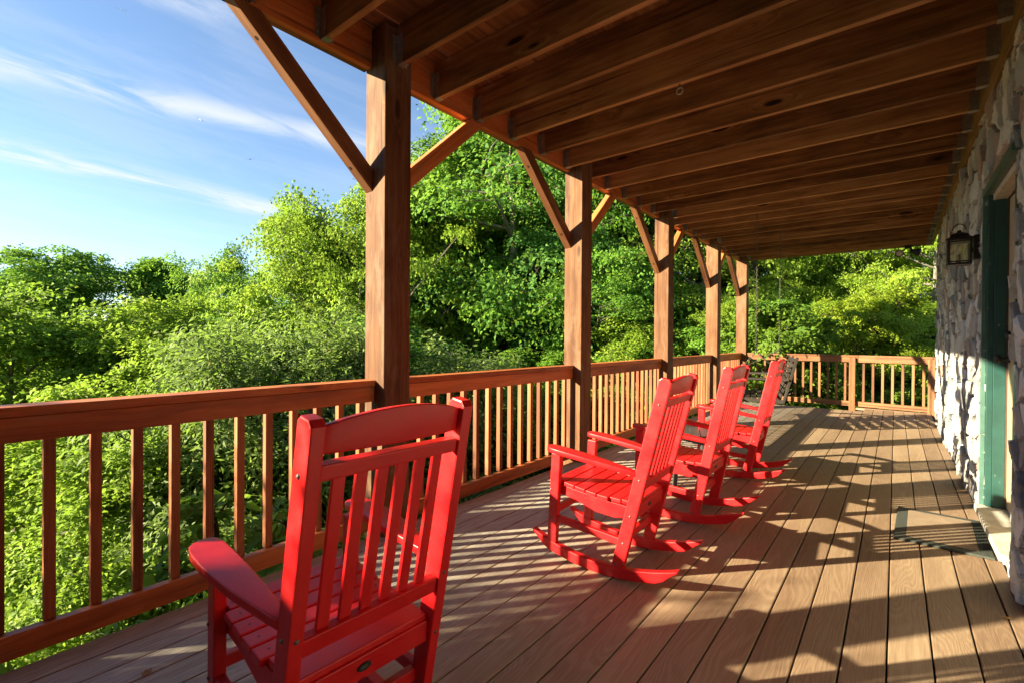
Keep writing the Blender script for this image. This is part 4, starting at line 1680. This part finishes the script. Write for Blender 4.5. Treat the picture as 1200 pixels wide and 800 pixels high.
# woods behind, alike in the picture
rb = random.Random(21)
GB = 'woodland trees behind the first row'
kinds = ['oak1', 'oak2', 'oak3', 'dark', 'slim', 'oak1']
back = [(88, 33, 1.0), (84, 24, -.2), (79, 22, 1.2), (75, 31, 2.6), (71, 19, 1.0), (70, 27, 3.2), (66, 26, 3.0), (63, 18, 2.4), (61, 26, 4.4), (57, 24, 5.6),
        (53, 23, 6.6), (50, 20, 6.2), (47, 24, 8.0), (44, 22, 8.5), (41, 27, 10.0), (37, 23, 11.0), (33, 25, 11.0), (29, 24, 10), (25, 22, 9.5), (21, 25, 9.5), (17, 23, 9), (13, 25, 9), (9, 23, 8.5), (5, 26, 9), (1, 24, 8.5), (-3, 26, 9), (-7, 25, 9)]
for th_, D, zt in back:
    a = R(th_ + rb.uniform(-1, 1))
    kd = rb.choice(kinds)
    if th_ > 72:
        kd = rb.choice(['oak3', 'oak3', 'slim'])
    elif th_ < 25:
        kd = rb.choice(['oak3', 'oak1'])
    alike(kd, 'woodland tree', plant(kd, -D * math.sin(a), D * math.cos(a), zt + rb.uniform(-.4, .4), rb.uniform(0, 6.28), 'x', 'tree', GB, rb.uniform(.95, 1.2)))
# middle-height trees that close the view under the skyline
GM = 'lower trees on the slope beyond the railing'
midt = [(81, 12, .3), (76, 10, -.4), (72, 12.5, 1.2), (68, 11, .6), (63, 13, 1.6), (58, 11.5, 1.2), (54, 13, 2.0), (50, 11, 1.2), (46, 14, .6), (42, 12, .2), (38, 15, .8), (33, 13.5, .8), (29, 16, 3.2), (24, 14.5, 2.0), (20, 16.5, 3.0), (15, 15, 2.4), (11, 17, 3.2)]
for th_, D, zt in midt:
    a = R(th_ + rb.uniform(-1.5, 1.5))
    kd = rb.choice(['bright', 'dark', 'oak2', 'bright', 'willow', 'slim'])
    if th_ > 66 or th_ < 25:
        kd = 'bright'
    alike(kd, 'slope tree', plant(kd, -D * math.sin(a), D * math.cos(a), zt, rb.uniform(0, 6.28), 'x', 'tree', GM, rb.uniform(1.0, 1.35), name='understory_tree'))
# shrubs seen through the balusters
GS = 'shrubs on the slope below the railing'
for i in range(46):
    th_ = 88 - i * 1.9 + rb.uniform(-2, 2)
    D = rb.uniform(4.6, 9.0) if i % 3 else rb.uniform(8, 12)
    a = R(th_)
    x, y = -D * math.sin(a), D * math.cos(a)
    if x > -3.7 and y < 11.2:
        x = -3.7 - rb.uniform(0, 1.5)
    z0 = float(tz(x, y))
    kd = rb.choice(['shrub1', 'shrub2', 'shrub3', 'shrub1'])
    alike(kd, 'shrub', plant(kd, x, y, z0 + rb.uniform(1.5, 2.7), rb.uniform(0, 6.28), 'x', 'shrub', GS, rb.uniform(1.0, 1.4)))
# plants beyond the end railing
GE = 'low leafy shrubs just beyond the end railing'
for x, y, h in ((-2.9, 11.9, 1.1), (-2.1, 11.5, .55), (-1.5, 11.3, .45), (-.9, 11.6, .6), (-.3, 11.2, .5), (.3, 11.6, .8), (.8, 12.2, 1.3), (-2.4, 13.2, 1.6), (.2, 13.2, 1.2), (1.1, 13.8, 2.0), (-3.3, 13.6, 2.4), (.5, 15.2, 2.6), (-2.6, 15.6, 2.6), (-1.9, 12.4, .9), (1.6, 11.6, 1.0)):
    kd = rb.choice(['shrub2', 'shrub3', 'shrub3'])
    alike(kd, 'low shrub', plant(kd, x, y, h * .8 + float(tz(x, y)) + .1, rb.uniform(0, 6.28), 'x', 'shrub', GE, rb.uniform(1.1, 1.5)))
plant('bigleaf', -3.5, 1.5, .02, .4, 'large leaved bluish green plant just outside the railing, left of the nearest rocker', 'plant', name='broad_leaf_plant')


name_alike()
# unseen trees and a bush added behind the viewer to shade the near deck
plant('bright', -4.7, -4.15, 3.10, .8, 'leafy tree beside the porch railing behind the viewer, unseen, added for its shade', wide=.62)
plant('bright', -8.3, -7.4, 3.55, 2.8, 'leafy tree down the slope behind the viewer, farther one, unseen, added for its shade', wide=.8)
plant('bright', -8.1, -5.0, 3.45, 4.4, 'leafy tree down the slope behind the viewer, nearer one, unseen, added for its shade', wide=.8)
plant('shrub1', -3.75, -1.35, .95, 1.9, 'leafy bush beside the porch railing behind the viewer, unseen, added for its shade', 'shrub', wide=.55)


# leafy ground cover
def ground_cover(n, seed):
    rg = np.random.default_rng(seed)
    th = np.radians(rg.uniform(-12, 100, n))
    D = 4.2 + 18 * rg.uniform(0, 1, n) ** 1.6
    x, y = -D * np.sin(th), D * np.cos(th)
    keep = ~((x > -2.75) & (y < 10.45)) & ~((x > .4) & (y < 10.45))
    x, y = x[keep], y[keep]
    N = len(x)
    z = tz(x, y) + rg.uniform(.02, .35, N) * (0.4 + .6 * (np.sin(x * 2.1) * np.cos(y * 1.7) > -.2))
    P = np.stack([x, y, z], -1)
    nor = nrm(np.stack([rg.normal(0, .5, N), rg.normal(0, .5, N), np.ones(N)], -1))
    ld = nrm(rg.normal(0, 1, (N, 3)) * np.array([1, 1, .3]))
    ld = nrm(ld - nor * (ld * nor).sum(-1, keepdims=True))
    sd_ = np.cross(nor, ld)
    L = rg.uniform(.07, .15, (N, 1))
    W = L * .6
    v = np.stack([P - ld * L * .5, P + sd_ * W * .5 + nor * W * .2, P + ld * L * .5, P - sd_ * W * .5 + nor * W * .2], 1).reshape(-1, 3).astype('f')
    me = bpy.data.meshes.new('ground_cover')
    me.vertices.add(len(v))
    me.vertices.foreach_set('co', v.ravel())
    me.loops.add(N * 4)
    me.loops.foreach_set('vertex_index', np.arange(N * 4, dtype='i'))
    me.polygons.add(N)
    me.polygons.foreach_set('loop_start', np.arange(0, N * 4, 4, dtype='i'))
    me.polygons.foreach_set('loop_total', np.full(N, 4, 'i'))
    at = me.color_attributes.new('tint', 'FLOAT_COLOR', 'POINT')
    T = np.stack([rg.uniform(0, 1, N), rg.uniform(0, .96, N), rg.uniform(0, 1, N), np.ones(N)], -1)
    at.data.foreach_set('color', np.repeat(T, 4, 0).astype('f').ravel())
    me.update()
    me.validate()
    o = link('ground_cover', me, None, M['leaf_shrub'])
    tag(o, 'low leafy ground cover carpeting the slope under the trees', 'ground cover', kind='stuff')


ground_cover(90000, 5)

print('TRIS', sum(sum(len(p.vertices) - 2 for p in me.polygons) for me in bpy.data.meshes if me.users))
